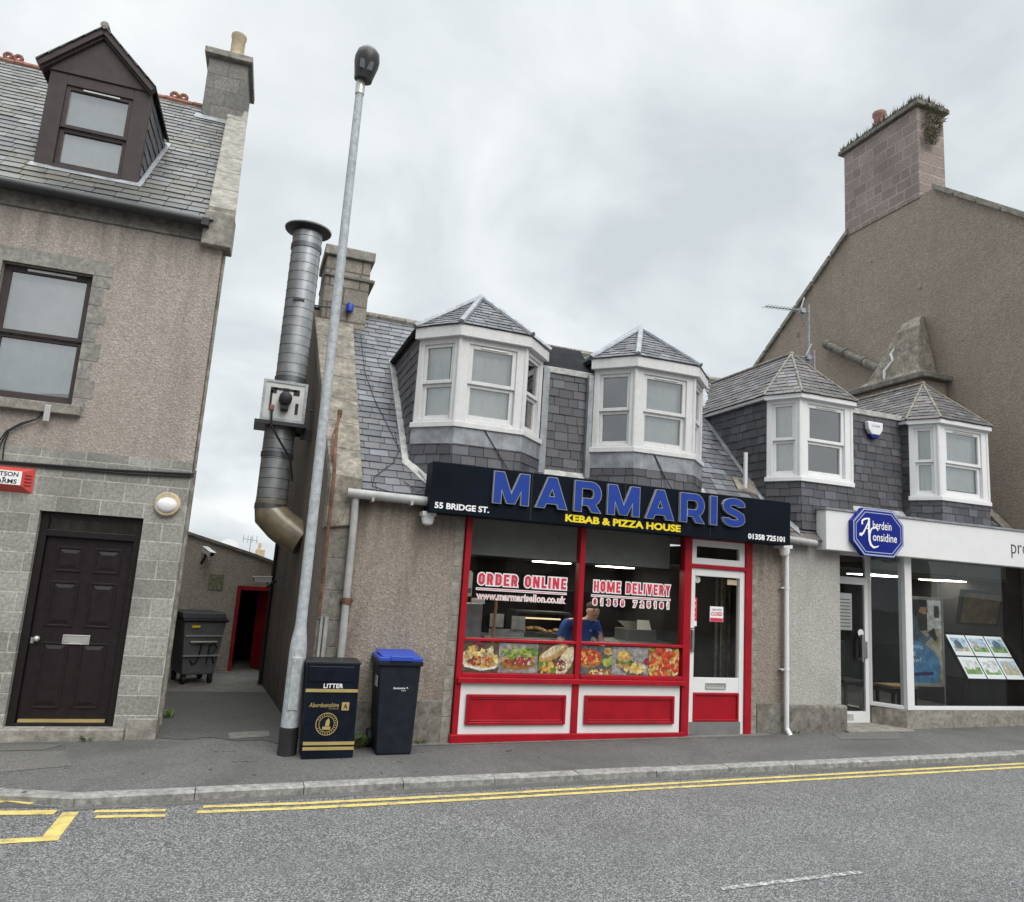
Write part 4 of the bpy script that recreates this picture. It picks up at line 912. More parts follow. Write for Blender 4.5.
m.tube([(1.32, 2.6, mz(2.6) + .03), (1.34, 1.8, mz(1.8) + .03), (1.45, 1.3, mz(1.3) + .03), (1.62, .8, mz(.8) + .03), (1.7, .55, mz(.55) + .03), (1.6, .35, mz(.35) + .03), (1.35, .12, mz(.12) + .03), (1.32, .0, mz(0) + .03), (1.5, -.06, mz(-.06) + .04)], .0045, 5)
m.tube([(1.9, .25, mz(.25) + .05), (2.02, .0, mz(.0) + .08), (1.85, -.05, mz(-.05) + .05), (1.7, .1, mz(.1) + .04)], .0045, 5)
solo('roof_cable', m, 'cable', (1.5, .5, 3.3), 'thin black cable trailing down the slates left of the first bay dormer', 'cable', smooth=True)

# ---- kebab shopfront
Yf = -.02
b = MB()
b.box(2.485, 2.555, -.05, .08, .02, 2.62); b.box(3.995, 4.065, -.045, .08, .66, 2.62); b.box(5.525, 5.635, -.05, .08, .02, 2.62); b.box(6.50, 6.605, -.05, .08, .02, 2.62)
b.box(2.555, 3.995, -.045, .07, 1.145, 1.18); b.box(4.065, 5.525, -.045, .07, 1.145, 1.18)
b.box(2.50, 5.56, -.095, .1, .675, .735); b.box(2.555, 3.985, -.05, .08, .735, .785); b.box(4.075, 5.525, -.05, .08, .735, .785)
b.box(2.46, 5.56, -.075, .09, -.05, .10); b.box(3.97, 4.06, -.055, .08, .10, .675)
b.box(5.635, 6.50, -.05, .08, 2.195, 2.245); b.box(5.635, 6.5, -.04, .08, 2.575, 2.6)
sfr = part('shopfront_frame', b, 'red', KS, bevel=.006, label='red painted timber shopfront')
b = MB(); b.box(2.555, 3.97, -.035, .06, .10, .675); b.box(4.06, 5.50, -.035, .06, .10, .675); part('white_stallriser', b, 'white_pvc', sfr)
for (xa, xb) in ((2.63, 3.89), (4.14, 5.41)):
    b = MB(); frame_rect(b, (0, -.036, 0), (1, 0, 0), (0, -1, 0), Z3, xa, xb, .205, .545, .035, 0, .035); b.box(xa + .035, xb - .035, -.048, -.036, .24, .51)
    frame_rect(b, (0, -.048, 0), (1, 0, 0), (0, -1, 0), Z3, xa + .037, xb - .037, .242, .508, .018, 0, .012)
    part('raised_panel', b, 'red', sfr, bevel=.006)
for (xa, xb) in ((2.555, 3.995), (4.065, 5.525)):
    b = MB(); b.poly([(xa, .02, 1.185), (xb, .02, 1.185), (xb, .02, 2.62), (xa, .02, 2.62)]); part('window_pane', b, 'pane_shop', sfr, recalc=False)
# shop door
b = MB(); frame_rect(b, (0, .0, 0), (1, 0, 0), (0, -1, 0), Z3, 5.637, 6.498, .06, 2.193, .075, -.06, .02, 0, .01, .1); b.box(5.712, 6.423, -.015, .05, .585, .775)
sdoor = part('shop_door', b, 'white_pvc', KS, bevel=.005, label='white glazed shop door with a red lower panel')
b = MB(); b.poly([(5.70, .02, .775), (6.43, .02, .775), (6.43, .02, 2.1), (5.70, .02, 2.1)]); part('door_pane', b, 'pane_shop', sdoor)
b = MB(); b.box(5.712, 6.423, -.01, .05, .225, .585); frame_rect(b, (0, -.01, 0), (1, 0, 0), (0, -1, 0), Z3, 5.712, 6.423, .225, .585, .03, 0, .02); part('door_panel', b, 'red', sdoor, bevel=.005)
b = MB(); b.box(5.655, 6.45, -.024, .04, .065, .222); part('kick_plate', b, 'steel', sdoor)
b = MB(); frame_rect(b, (0, -.016, 0), (1, 0, 0), (0, -1, 0), Z3, 5.90, 6.215, .635, .715, .015, 0, .014); b.box(5.915, 6.2, -.022, -.016, .65, .70); part('letterbox', b, 'alu', sdoor, bevel=.003)
b = MB(); b.box(5.63, 5.70, -.04, -.02, 1.10, 1.42); b.box(5.648, 5.682, -.07, -.04, 1.13, 1.39); part('pull_handle', b, 'steel', sdoor, bevel=.005)
b = MB(); frame_rect(b, (0, .0, 0), (1, 0, 0), (0, -1, 0), Z3, 5.637, 6.498, 2.247, 2.573, .085, -.05, .02); part('transom_frame', b, 'white_pvc', KS, bevel=.004)
b = MB(); b.poly([(5.71, .02, 2.32), (6.42, .02, 2.32), (6.42, .02, 2.50), (5.71, .02, 2.50)]); part('transom_pane', b, 'pane_shop', KS)
# stickers on the door glass
b = MB(); b.tube([(5.765, .014, 2.04), (5.765, .012, 2.04)], .045, 18); part('round_sticker', b, 'lead_pale', sdoor)
b = MB(); b.box(6.24, 6.40, .012, .016, 2.0, 2.07); part('yellow_sticker', b, 'pot_buff', sdoor)
b = MB(); b.box(5.97, 6.18, .010, .014, 1.50, 1.70, 0); b.box(5.975, 6.175, .008, .0095, 1.503, 1.55, 1)
text("SORRY WE'RE", (.15, .025), on_y(6.0, .0095, 1.645), .001, .01, 2, mb=b); text('CLOSED', (.18, .05), on_y(5.985, .0095, 1.578), .001, .03, 1, mb=b); part('closed_sign', b, ['white_vinyl', 'red_vinyl', 'cable'], sdoor, recalc=False)
b = MB(); b.box(5.70, 5.765, .012, .016, 1.50, 1.80, 1); b.box(5.70, 5.765, .012, .016, 1.43, 1.497, 0)
for i in range(4): text('PULL'[i], (.026, .04), on_y(5.72, .0115, 1.735 - i * .065), .001, .02, 0, mb=b)
part('pull_sticker', b, ['white_vinyl', 'red_vinyl'], sdoor, recalc=False)

# window lettering (vinyl on the glass): white outline behind, red in front
def win_text(body, x, z, w_, h_, bold, out_b, red=True):
    mb_ = MB(); block_text(mb_, body, x, .0165, z, w_, h_, .25, [(0, .013, 0), (1, -.002, .002)], .16)
    return mb_
part('window_lettering', win_text('ORDER ONLINE', 2.69, 1.80, 1.16, .14, .05, .03), ['white_vinyl', 'red_vinyl'], sfr, label='red and white ORDER ONLINE lettering', recalc=False)
def rule(x0, x1, z):
    m_ = MB(); m_.poly([(x0, .0165, z), (x1, .0165, z), (x1, .0165, z + .03), (x0, .0165, z + .03)], 0); m_.poly([(x0 + .01, .0145, z + .011), (x1 - .01, .0145, z + .011), (x1 - .01, .0145, z + .019), (x0 + .01, .0145, z + .019)], 1); return m_
b = rule(2.67, 3.86, 1.735); text('www.marmarisellon.co.uk', (1.18, .095), on_y(2.675, .0165, 1.625), .001, .05, 0, mb=b); text('www.marmarisellon.co.uk', (1.172, .086), on_y(2.679, .0145, 1.63), .0005, -.02, 1, mb=b)
part('web_lettering', b, ['white_vinyl', 'red_vinyl'], sfr, recalc=False)
part('window_lettering', win_text('HOME DELIVERY', 4.23, 1.80, 1.12, .14, .05, .03), ['white_vinyl', 'red_vinyl'], sfr, label='red and white HOME DELIVERY lettering', recalc=False)
b = rule(4.20, 5.36, 1.735); block_text(b, '01358 725101', 4.23, .0165, 1.632, 1.11, .085, .24, [(0, .009, 0), (1, -.004, .002)], .5, .55)
part('phone_lettering', b, ['white_vinyl', 'red_vinyl'], sfr, recalc=False)
# printed food panels
FOOD = {'plate': (.8, .79, .75), 'board': (.12, .08, .05), 'lightwood': (.33, .32, .31), 'slatebg': (.12, .12, .125), 'bread': (.55, .33, .12), 'crust': (.36, .17, .05), 'cheese': (.75, .5, .12), 'fries': (.78, .55, .16), 'meat': (.22, .07, .04), 'sauce': (.55, .06, .03), 'pepper': (.65, .08, .03), 'leaf': (.13, .26, .04), 'lime': (.36, .42, .08), 'onion': (.3, .03, .08), 'cream': (.72, .62, .42), 'egg': (.7, .32, .08)}
for kf, c in FOOD.items(): MT['food_' + kf] = plain('printed ' + kf, (*(q * .72 for q in c), 1), .35, var=.55, scale=24)
def poster(x0, x1, z0, z1, bgm, items, label):
    mats = ['food_' + bgm]; mb_ = MB(); mb_.box(x0, x1, -.022, .0, z0, z1, 0); d = -.0225; rr = random.Random(len(label) * 7 + int(x0 * 10))
    w_, h_ = x1 - x0, z1 - z0
    def blob(cx, cz, rx, rz_, ang, mat, n=12, wob=.12):
        nonlocal d
        if 'food_' + mat not in mats: mats.append('food_' + mat)
        mi = mats.index('food_' + mat); d -= .00005; pts = []
        for i in range(n):
            a = 2 * math.pi * i / n; k = 1 + rr.uniform(-wob, wob); u, v = math.cos(a) * rx * k, math.sin(a) * rz_ * k
            X = cx + (u * math.cos(ang) - v * math.sin(ang)) ; Zz = cz + (u * math.sin(ang) + v * math.cos(ang))
            X = asp / 2 + (X - asp / 2) * 1.28; Zz = .5 + (Zz - .5) * 1.28
            pts.append((min(max(x0 + X * h_, x0), x1), d, min(max(z0 + Zz * h_, z0), z1)))
        mb_.poly(pts, mi)
    asp = w_ / h_
    for it in items:
        kind = it[0]
        if kind == 'b': blob(it[1] * asp, it[2], it[3], it[4], it[5], it[6], 16, .06)
        else:  # scatter
            _, cx, cz, rx, rz_, n, sz, mm = it
            for i in range(n):
                a, q = rr.uniform(0, 6.28), math.sqrt(rr.random()); blob(cx * asp + math.cos(a) * rx * q, cz + math.sin(a) * rz_ * q, sz * rr.uniform(.5, 1.2), sz * rr.uniform(.3, .7), rr.uniform(0, 3), rr.choice(mm), 8, .2)
    return part('food_poster', mb_, mats, sfr, label=label, recalc=False)
pz0, pz1 = .79, 1.135
poster(2.56, 3.0, pz0, pz1, 'board', [('b', .42, .85, .12, .08, 0, 'onion'), ('b', .5, .40, .58, .24, -.05, 'plate'), ('b', .5, .42, .54, .2, -.05, 'cream'), ('s', .5, .52, .5, .26, 60, .09, ['fries', 'bread', 'cream', 'fries']), ('s', .5, .38, .36, .12, 45, .06, ['sauce', 'meat', 'bread'])], 'printed picture of chips and meat on a plate')
poster(3.003, 3.505, pz0, pz1, 'lightwood', [('b', .5, .42, .52, .22, .05, 'bread'), ('b', .5, .34, .5, .16, .05, 'crust'), ('s', .52, .62, .5, .16, 60, .08, ['leaf', 'lime', 'leaf']), ('s', .52, .42, .42, .1, 60, .06, ['sauce', 'meat', 'onion', 'cream'])], 'printed picture of a filled flatbread with salad')
poster(3.508, 3.98, pz0, pz1, 'board', [('b', .45, .68, .5, .17, .5, 'bread'), ('b', .45, .74, .42, .1, .5, 'cream'), ('b', .72, .45, .2, .46, -.5, 'cream'), ('b', .62, .33, .15, .15, 0, 'onion'), ('s', .62, .33, .12, .12, 14, .05, ['leaf', 'cream', 'meat']), ('s', .3, .25, .32, .15, 40, .08, ['fries', 'egg', 'leaf'])], 'printed picture of wraps and chips')
poster(4.08, 4.51, pz0, pz1, 'slatebg', [('b', .3, .55, .42, .27, -.1, 'crust'), ('b', .3, .58, .38, .22, -.1, 'sauce'), ('s', .3, .58, .34, .18, 40, .07, ['cheese', 'egg', 'sauce']), ('b', .8, .75, .16, .1, 0, 'bread'), ('b', .75, .45, .12, .13, 0, 'lime'), ('b', .88, .5, .11, .12, 0, 'lime'), ('b', .6, .13, .42, .13, .1, 'crust'), ('s', .6, .14, .34, .09, 36, .06, ['cheese', 'cream', 'meat'])], 'printed picture of pizzas and limes')
poster(4.513, 5.03, pz0, pz1, 'lightwood', [('b', .5, .3, .5, .2, -.45, 'slatebg'), ('s', .62, .3, .34, .12, 60, .09, ['fries', 'fries', 'cream']), ('b', .36, .42, .25, .09, -.1, 'meat'), ('b', .36, .36, .24, .06, -.1, 'bread'), ('b', .36, .46, .26, .05, -.1, 'leaf'), ('b', .36, .62, .25, .15, -.05, 'bread'), ('b', .34, .68, .14, .06, 0, 'cheese'), ('b', .86, .5, .1, .1, 0, 'onion')], 'printed picture of a burger with chips')
poster(5.033, 5.48, pz0, pz1, 'board', [('s', .5, .5, .75, .55, 60, .12, ['leaf', 'lime', 'crust', 'meat']), ('s', .5, .5, .6, .45, 70, .14, ['cream', 'fries', 'leaf', 'cheese']), ('s', .5, .5, .55, .4, 60, .13, ['pepper', 'sauce', 'bread', 'egg', 'pepper'])], 'printed picture of grilled meat and peppers')

# ---- interior of the kebab shop
b = MB()
b.box(2.3, 6.8, 4.1, 4.2, -.05, 2.2, 0); b.box(2.25, 2.3, .3, 4.2, -.05, 2.6, 0); b.box(6.8, 6.85, .3, 4.2, -.05, 2.6, 0); b.box(2.3, 6.8, .1, 4.1, -.06, -.02, 0)
part('shop_interior', b, 'room_mid', KS)
b = MB(); b.box(2.3, 6.8, .46, 4.1, 2.205, 2.24, 0); part('ceiling', b, 'ceil', KS)
b = MB(); b.box(2.3, 5.58, .42, .46, 2.165, 2.62, 0); part('bulkhead', b, 'bulk', KS)
b = MB(); b.box(2.31, 5.6, 4.05, 4.1, 1.2, 2.0); b.box(3.0, 5.6, 3.4, 4.05, -.02, 1.25); b.box(3.6, 4.3, 3.3, 4.0, 1.25, 1.75); part('back_fittings', b, 'room_dark', KS)
for i, (x, y) in enumerate(((3.02, 1.1), (3.97, .95), (5.03, .95), (3.1, 2.9), (4.9, 3.0), (6.1, 3.0))):
    b = MB(); b.box(x - .28, x + .28, y - .18, y + .18, 2.188, 2.203)
    o = solo('ceiling_light', b, 'light', (x, y, 2.188), ['lit ceiling panel inside the takeaway, above the broom handle at the left wall', 'lit ceiling panel inside the takeaway, above the word ONLINE', 'lit ceiling panel inside the takeaway, above the words HOME DELIVERY', 'small lit panel deep inside the takeaway, far left above the word ORDER', 'thin lit panel deep inside the takeaway, right of the central red mullion', 'lit panel deep inside the takeaway, behind the shop door transom'][i], 'ceiling light', 'lit panels in the takeaway ceiling')
ct = thing('service_counter', (4.2, 1.5, -.02), 'dark serving counter with steel top behind the shop window', 'counter')
b = MB(); b.box(3.3, 6.2, 1.35, 1.9, -.02, 1.05); part('counter_body', b, 'room_dark', ct)
b = MB(); b.box(3.25, 6.22, 1.3, 1.95, 1.05, 1.09); part('counter_top', b, 'steel', ct, bevel=.008)
hc = thing('heated_cabinet', (3.75, 1.6, 1.09), 'glowing heated food cabinet on the counter left of the man in blue', 'food cabinet')
b = MB(); b.box(3.75, 4.6, 1.45, 1.85, 1.09, 1.14); b.box(3.75, 4.6, 1.45, 1.85, 1.42, 1.45); b.box(3.75, 3.77, 1.45, 1.85, 1.14, 1.42); b.box(4.58, 4.6, 1.45, 1.85, 1.14, 1.42); part('cabinet_body', b, 'dark_plastic', hc)
b = MB(); b.box(3.95, 4.5, 1.6, 1.63, 1.335, 1.355); part('heat_lamp', b, 'glow', hc)
b = MB()
for i in range(16): b.ball((3.82 + random.random() * .7, 1.5 + random.random() * .28, 1.16 + random.random() * .05), .05, .05, .03, 6)
part('food', b, 'food_bread', hc)
tl = thing('cash_till', (5.75, 1.6, 1.09), 'grey till with white paper on the counter right of the man in blue', 'till')
b = MB(); b.box(5.5, 6.0, 1.4, 1.8, 1.09, 1.26); b.prism([(5.53, 1.45, 1.26), (5.97, 1.45, 1.26), (5.97, 1.75, 1.36), (5.53, 1.75, 1.36)], (0, .04, 0)); part('till_body', b, 'skip_grey', tl, bevel=.01)
b = MB(); b.prism([(5.68, 1.42, 1.26), (5.92, 1.42, 1.26), (5.9, 1.46, 1.40), (5.7, 1.46, 1.40)], (0, .01, 0)); part('paper', b, 'white_vinyl', tl)
b = MB(); b.box(2.66, 2.97, .62, .9, .9, 1.55); solo('wall_cabinet', b, 'lead', (2.8, .75, .9), 'grey steel unit just inside the window at the left wall', 'cabinet', bevel=.01)
b = MB(); b.box(2.80, 2.98, .585, .615, 1.555, 1.62); solo('notice_card', b, 'white_vinyl', (2.89, .60, 1.555), 'small white notice on top of the grey unit inside the window', 'notice')
b = MB(); b.box(2.65, 2.77, .5, .62, 1.64, 1.93, 0); b.prism([(2.65, .5, 1.93), (2.77, .5, 1.93), (2.75, .52, 1.96), (2.67, .52, 1.96)], (0, .1, 0), 0); b.box(2.70, 2.76, .495, .5, 1.68, 1.74, 1)
solo('soap_dispenser', b, ['white_pvc', 'skip_grey'], (2.71, .56, 1.64), 'white upright dispenser behind the left edge of the shop window', 'dispenser', bevel=.01)
b = MB(); b.tube([(3.08, .55, -.02), (3.14, .60, 1.66)], .020, 10); b.box(2.98, 3.20, .5, .58, -.02, .08); solo('broom', b, 'wood', (3.08, .55, -.02), 'broom with a pale wooden handle standing inside the left window', 'broom', smooth=True)
b = MB(); b.box(4.95, 5.45, 2.6, 3.0, .0, 1.75); solo('drinks_fridge', b, 'room_dark', (5.2, 2.8, 0), 'dark upright fridge at the back behind the till', 'fridge', bevel=.01)
b = MB(); b.box(3.3, 3.5, 1.28, 1.295, 1.22, 1.4); b.box(3.62, 3.82, 1.28, 1.295, 1.2, 1.38); b.box(3.3, 3.82, 1.296, 1.30, 1.09, 1.2); solo('menu_card', b, 'lead', (3.5, 1.29, 1.09), 'pair of grey menu cards stood along the counter front', 'menu')
b = MB()
for i in range(9): b.tube([(6.55 + i * .045, .7 + .03 * math.sin(i * 2), -.02), (6.55 + i * .045, .7 + .03 * math.sin(i * 2), 2.1)], .008 + .006 * (i % 3), 6)
solo('door_strip_curtain', b, 'ridge', (6.7, .7, 0), 'beige strip curtain hanging behind the right side of the shop door', 'curtain', smooth=True)

# ---- sign over the kebab shop
SX0, SX1, SZ0, SZ1, SY = 1.945, 7.02, 2.585, 3.175, -.31
sg = thing('shop_sign', (4.4, -.3, 2.585), 'long black fascia sign with big blue letters over the red shopfront', 'sign')
b = MB(); b.box(SX0, SX1, SY, -.015, SZ0, SZ1)
part('sign_board', b, 'sign_black', sg, bevel=.006)
b = MB(); 
for x in (3.18, 4.45, 5.72): b.box(x, x + .008, SY - .002, SY, SZ0 + .01, SZ1 - .01)
part('panel_joints', b, 'cable', sg)
word = 'MARMARIS'; wid = [1.06, .98, .86, 1.06, .98, .86, .27, .82]; gap = .19; kx_ = (6.24 - 2.68) / ((sum(wid) + gap * 7) * .385); x = 2.68
for ch, w_ in zip(word, wid):
    b = MB(); pl_ = lambda u, v, d, x=x: (x + u * kx_, SY - d, 2.755 + v)
    put_glyph(b, ch, w_, .255, 0, pl_, .385, 1, .045, .045, 1); put_glyph(b, ch, w_, .255, -.0075, pl_, .385, 0, .0475)
    part('blue_letter', b, ['letter_blue', 'letter_edge'], sg, recalc=False); x += (w_ + gap) * .385 * kx_
b = MB(); text('KEBAB & PIZZA HOUSE', (1.63, .092), on_y(3.64, SY, 2.622), .008, .04, mb=b); part('yellow_lettering', b, 'yellow_vinyl', sg, recalc=False)
b = MB(); text('55 BRIDGE ST.', (.66, .072), on_y(2.0, SY, 2.635), .008, .03, mb=b); part('white_lettering', b, 'white_vinyl', sg, recalc=False); b = MB(); text('01358 725101', (.60, .075), on_y(6.32, SY, 2.62), .008, .03, mb=b); part('white_lettering', b, 'white_vinyl', sg, recalc=False)
for i, (x, lab) in enumerate(((1.98, 'white dome fitting under the left end of the black fascia sign'), (7.08, 'white dome fitting under the right end of the black fascia sign'))):
    b = MB(); b.lathe((x, -.12, 2.44), [(.02, 0), (.06, .02), (.075, .07), (.075, .14)], 14); b.box(x - .08, x + .08, -.19, -.0, 2.55, 2.6)
    solo('dome_fitting', b, 'white_pvc', (x, -.12, 2.44), lab, 'fitting', smooth=True)

# ------------------------------------------------------------------ street side things in front of the kebab shop
# lamp column
gz = pz(.67, -.28)
lc = thing('street_lamp', (.67, -.28, gz), 'tall galvanised street lamp column with a dark head at the mouth of the alley', 'street lamp')
b = MB(); b.lathe((.67, -.28, 0), [(.092, gz + .26), (.088, 1.02), (.085, 1.08), (.062, 1.24), (.058, 1.3), (.048, 7.4), (.044, 7.72)], 20); part('column', b, 'galv', lc, True)
b = MB(); b.lathe((.67, -.28, 0), [(.098, gz - .02), (.096, gz + .27), (.09, gz + .275)], 20); part('base_sleeve', b, 'black_iron', lc, True)
b = MB(); b.prism([(.62, -.378, .42), (.72, -.378, .42), (.72, -.375, .95), (.62, -.375, .95)], (0, .03, 0)); part('access_door', b, 'galv', lc, bevel=.005)
b = MB(); b.lathe((.67, -.28, 0), [(.054, 7.50), (.056, 7.62), (.05, 7.68)], 16); part('bracket_band', b, 'alu', lc, True)
b = MB(); b.M = Matrix.Translation((.69, -.30, 7.68)) @ Matrix.Rotation(R(5), 4, 'Y') @ Matrix.Rotation(R(8), 4, 'X')
b.lathe((0, 0, 0), [(.05, 0), (.105, .0), (.115, .06), (.145, .20), (.148, .27), (.13, .35), (.085, .40), (.02, .42)], 24); head = part('lamp_head', b, 'lamp_head', lc, True)
b = MB(); b.M = Matrix.Translation((.69, -.30, 7.68)) @ Matrix.Rotation(R(5), 4, 'Y') @ Matrix.Rotation(R(8), 4, 'X')
for a in (-.35, .35):
    b.prism([(math.sin(a) * .13 - .03, -math.cos(a) * .128, .09), (math.sin(a) * .13 + .03, -math.cos(a) * .128, .09), (math.sin(a) * .14 + .032, -math.cos(a) * .147, .19), (math.sin(a) * .14 - .032, -math.cos(a) * .147, .19)], (0, .02, 0))
part('lens', b, 'duct_band', head)
# litter bin
g = pz(1.05, -.5) - .005
lb_ = thing('litter_bin', (1.04, -.3, g), 'black council litter bin with gold bands and crest beside the lamp column', 'litter bin')
b = MB()
def frust(mb, x0, x1, y0, y1, z0, X0, X1, Y0, Y1, z1, m=0):
    mb.add([(x0, y0, z0), (x1, y0, z0), (x1, y1, z0), (x0, y1, z0), (X0, Y0, z1), (X1, Y0, z1), (X1, Y1, z1), (X0, Y1, z1)], [(0, 3, 2, 1), (4, 5, 6, 7), (0, 1, 5, 4), (1, 2, 6, 5), (2, 3, 7, 6), (3, 0, 4, 7)], m)
LBY = -.5
b.M = Matrix.Translation((1.03, -.3, 0)) @ Matrix.Rotation(R(0), 4, 'Z') @ Matrix.Translation((-1.03, .3, 0))
frust(b, .80, 1.315, LBY + .01, -.15, g + .0, .755, 1.30, LBY, -.13, .905); part('body', b, 'litter', lb_, bevel=.008)
b = MB(); b.box(.745, 1.31, LBY - .012, -.12, .905, .93); part('rim', b, 'dark_plastic', lb_, bevel=.006)
b = MB(); b.box(.78, 1.25, LBY - .008, LBY + .01, .725, .885); part('hood_panel', b, 'litter', lb_, bevel=.012)
for q in ((.77, 1.30, LBY - .010, LBY + .02, .625, .655), (.80, 1.315, LBY - .002, LBY + .03, .055, .085), (.80, 1.315, LBY - .002, LBY + .03, .105, .135)): b = MB(); b.box(*q); part('gold_band', b, 'gold', lb_)
b = MB(); text('LITTER', (.2, .045), on_y(.945, LBY - .001, .665), .002, .02, mb=b); part('white_lettering', b, 'white_vinyl', lb_, recalc=False)
b = MB(); text('Aberdeenshire', (.30, .045), on_y(.82, LBY - .0005, .475), .002, .01, mb=b, shear=.2); text('COUNCIL', (.1, .012), on_y(1.02, LBY - .0005, .455), .002, 0, mb=b)
b.box(1.15, 1.225, LBY - .003, LBY, .445, .525)
for ro_, ri_ in ((.112, .104), (.080, .074)):
    n = 32; c = (1.015, .31)
    pts = [(c[0] + math.cos(2 * math.pi * i / n) * ro_, LBY - .003, c[1] + math.sin(2 * math.pi * i / n) * ro_) for i in range(n)] + [(c[0] + math.cos(2 * math.pi * i / n) * ri_, LBY - .003, c[1] + math.sin(2 * math.pi * i / n) * ri_) for i in range(n)]
    b.add(pts, [(i, (i + 1) % n, n + (i + 1) % n, n + i) for i in range(n)])
b.box(.975, 1.055, LBY - .003, LBY, .255, .285); b.prism([(1.0, LBY - .003, .29), (1.04, LBY - .003, .29), (1.045, LBY - .003, .34), (1.03, LBY - .003, .37), (1.005, LBY - .003, .34)], (0, .002, 0))
for i in range(22):
    a = math.pi * (1.15 + i / 21 * 1.7); b.obox((1.015 + math.cos(a) * .092, LBY - .003, .31 + math.sin(a) * .092), (-math.sin(a), 0, math.cos(a)), (0, 1, 0), (math.cos(a), 0, math.sin(a)), (-.004, .004), (0, .002), (-.006, .006))
part('gold_lettering', b, 'gold', lb_, recalc=False)
b = MB(); text('A', (.042, .05), on_y(1.167, LBY - .0035, .46), .001, .02, mb=b); part('emblem', b, 'litter', lb_, recalc=False)
# wheelie bin
g = pz(1.75, -.4)
wb = thing('wheelie_bin', (1.74, -.3, g), 'slim charcoal wheelie bin with a blue lid against the roughcast wall', 'wheelie bin')
b = MB(); frust(b, 1.56, 1.94, -.44, -.06, g, 1.515, 1.965, -.46, -.02, .90); part('bin_body', b, 'wheelie', wb, bevel=.02)
b = MB(); b.box(1.49, 1.985, -.485, .0, .895, .945); part('rim', b, 'wheelie', wb, bevel=.012)
b = MB(); b.box(1.50, 1.975, -.49, -.0, .946, .985); b.prism([(1.53, -.46, .985), (1.945, -.46, .985), (1.945, -.03, 1.015), (1.53, -.03, 1.015)], (0, 0, .012)); b.box(1.62, 1.86, -.505, -.47, .95, 1.0); part('lid', b, 'bin_blue', wb, bevel=.012)
for sx in (1.53, 1.93):
    b = MB(); b.tube([(sx - .02, -.06, g + .10), (sx + .03, -.06, g + .10)], .1, 18); part('wheel', b, 'dark_plastic', wb, True)
b = MB(); text('Aberdeenshire', (.13, .022), on_y(1.68, -.4575, .655), .001, .01, mb=b); text('COUNCIL', (.05, .01), on_y(1.77, -.4575, .635), .001, 0, mb=b); b.prism([(1.815, -.459, .66), (1.83, -.459, .678), (1.845, -.459, .66), (1.83, -.459, .668)], (0, .001, 0)); part('white_print', b, 'white_vinyl', wb, recalc=False)
b = MB(); b.obox((1.522, -.40, .70), (0, 1, 0), (-1, 0, -.05), (0, 0, 1), (0, .14), (.006, .010), (-.03, .08)); part('address_sticker', b, 'lead_pale', wb)
# weeds
def weed(x, y, n, h_, label, loc_z, mat='green'):
    m_ = MB(); rr = random.Random(int(x * 100) + n)
    for i in range(n):
        a = rr.uniform(0, 6.28); r0 = rr.uniform(0, .05); hh = h_ * rr.uniform(.4, 1); o = Vector((x + math.cos(a) * r0, y + math.sin(a) * r0, loc_z)); d_ = Vector((math.cos(a), math.sin(a), 0)) * hh * rr.uniform(.3, .9); s_ = Vector((-math.sin(a), math.cos(a), 0)) * hh * .16
        m_.add([o, o + d_ * .5 + s_ + Z3 * hh * .6, o + d_ + Z3 * hh * .75, o + d_ * .5 - s_ + Z3 * hh * .62], [(0, 1, 2, 3)])
    return solo('weed', m_, mat, (x, y, loc_z), label, 'weed', 'weeds at the foot of the walls')
weed(-1.28, .46, 16, .09, 'small green weed growing in front of the brown door step', pz(-1.28))
weed(1.44, -.12, 40, .20, 'leafy green weed between the litter bin and the wheelie bin', pz(1.44))
weed(-.60, 1.6, 24, .12, 'small weed at the alley foot of the granite house', pz(-.6) + .006)
weed(2.12, -.06, 14, .07, 'tiny weed by the wall right of the wheelie bin', pz(2.1))
weed(7.32, -.07, 14, .06, 'tiny mossy weed at the foot of the white downpipe', pz(7.3))
lt = MB(); rr = random.Random(3)
for i in range(26):
    x = rr.uniform(2.0, 7.5); y = rr.uniform(-.14, -.08); z = pz(x, y) + .006; s = rr.uniform(.006, .016)
    lt.add([(x - s, y - s, z), (x + s, y - s * .6, z + .004), (x + s * .7, y + s, z), (x - s * .8, y + s * .7, z + .003)], [(0, 1, 2, 3)])
struct('scattered_litter', lt, 'cement', 'stuff')

# ------------------------------------------------------------------ flue and fan beside the alley gable
FX, FY, FR = .35, 2.0, .205
LX = FX - .06
fl = thing('extraction_flue', (FX, FY, 2.0), 'tall galvanised spiral extraction duct with a conical cap on the alley gable', 'flue')
b = MB(); b.lathe((FX, FY, 0), [(FR, 4.33), (FR, 6.66)], 28, caps=False); b.lathe((LX, FY, 0), [(FR, 2.62), (FR, 3.78)], 28, caps=False); part('duct', b, 'duct', fl, True)
b = MB(); z = 2.75
while z < 6.6:
    if not 3.72 < z < 4.38: b.lathe((FX if z > 4 else LX, FY, 0), [(FR - .002, z - .006), (FR + .005, z), (FR - .002, z + .006)], 28, caps=False)
    z += .135
part('seams', b, 'duct_band', fl, True); b = MB()
for z in (2.64, 3.35, 4.42, 6.4): b.lathe((FX if z > 4 else LX, FY, 0), [(FR, z - .04), (FR + .012, z - .035), (FR + .012, z + .035), (FR, z + .04)], 28, caps=False)
part('joint_bands', b, 'duct_band', fl, True)
b = MB(); b.lathe((FX, FY, 0), [(.328, 6.672), (.332, 6.69), (.02, 6.90)], 28); b.lathe((FX, FY, 0), [(FR * .97, 6.60), (FR + .01, 6.64), (.322, 6.664), (.322, 6.671)], 28, 1); part('rain_cap', b, ['duct', 'black_iron'], fl, True)
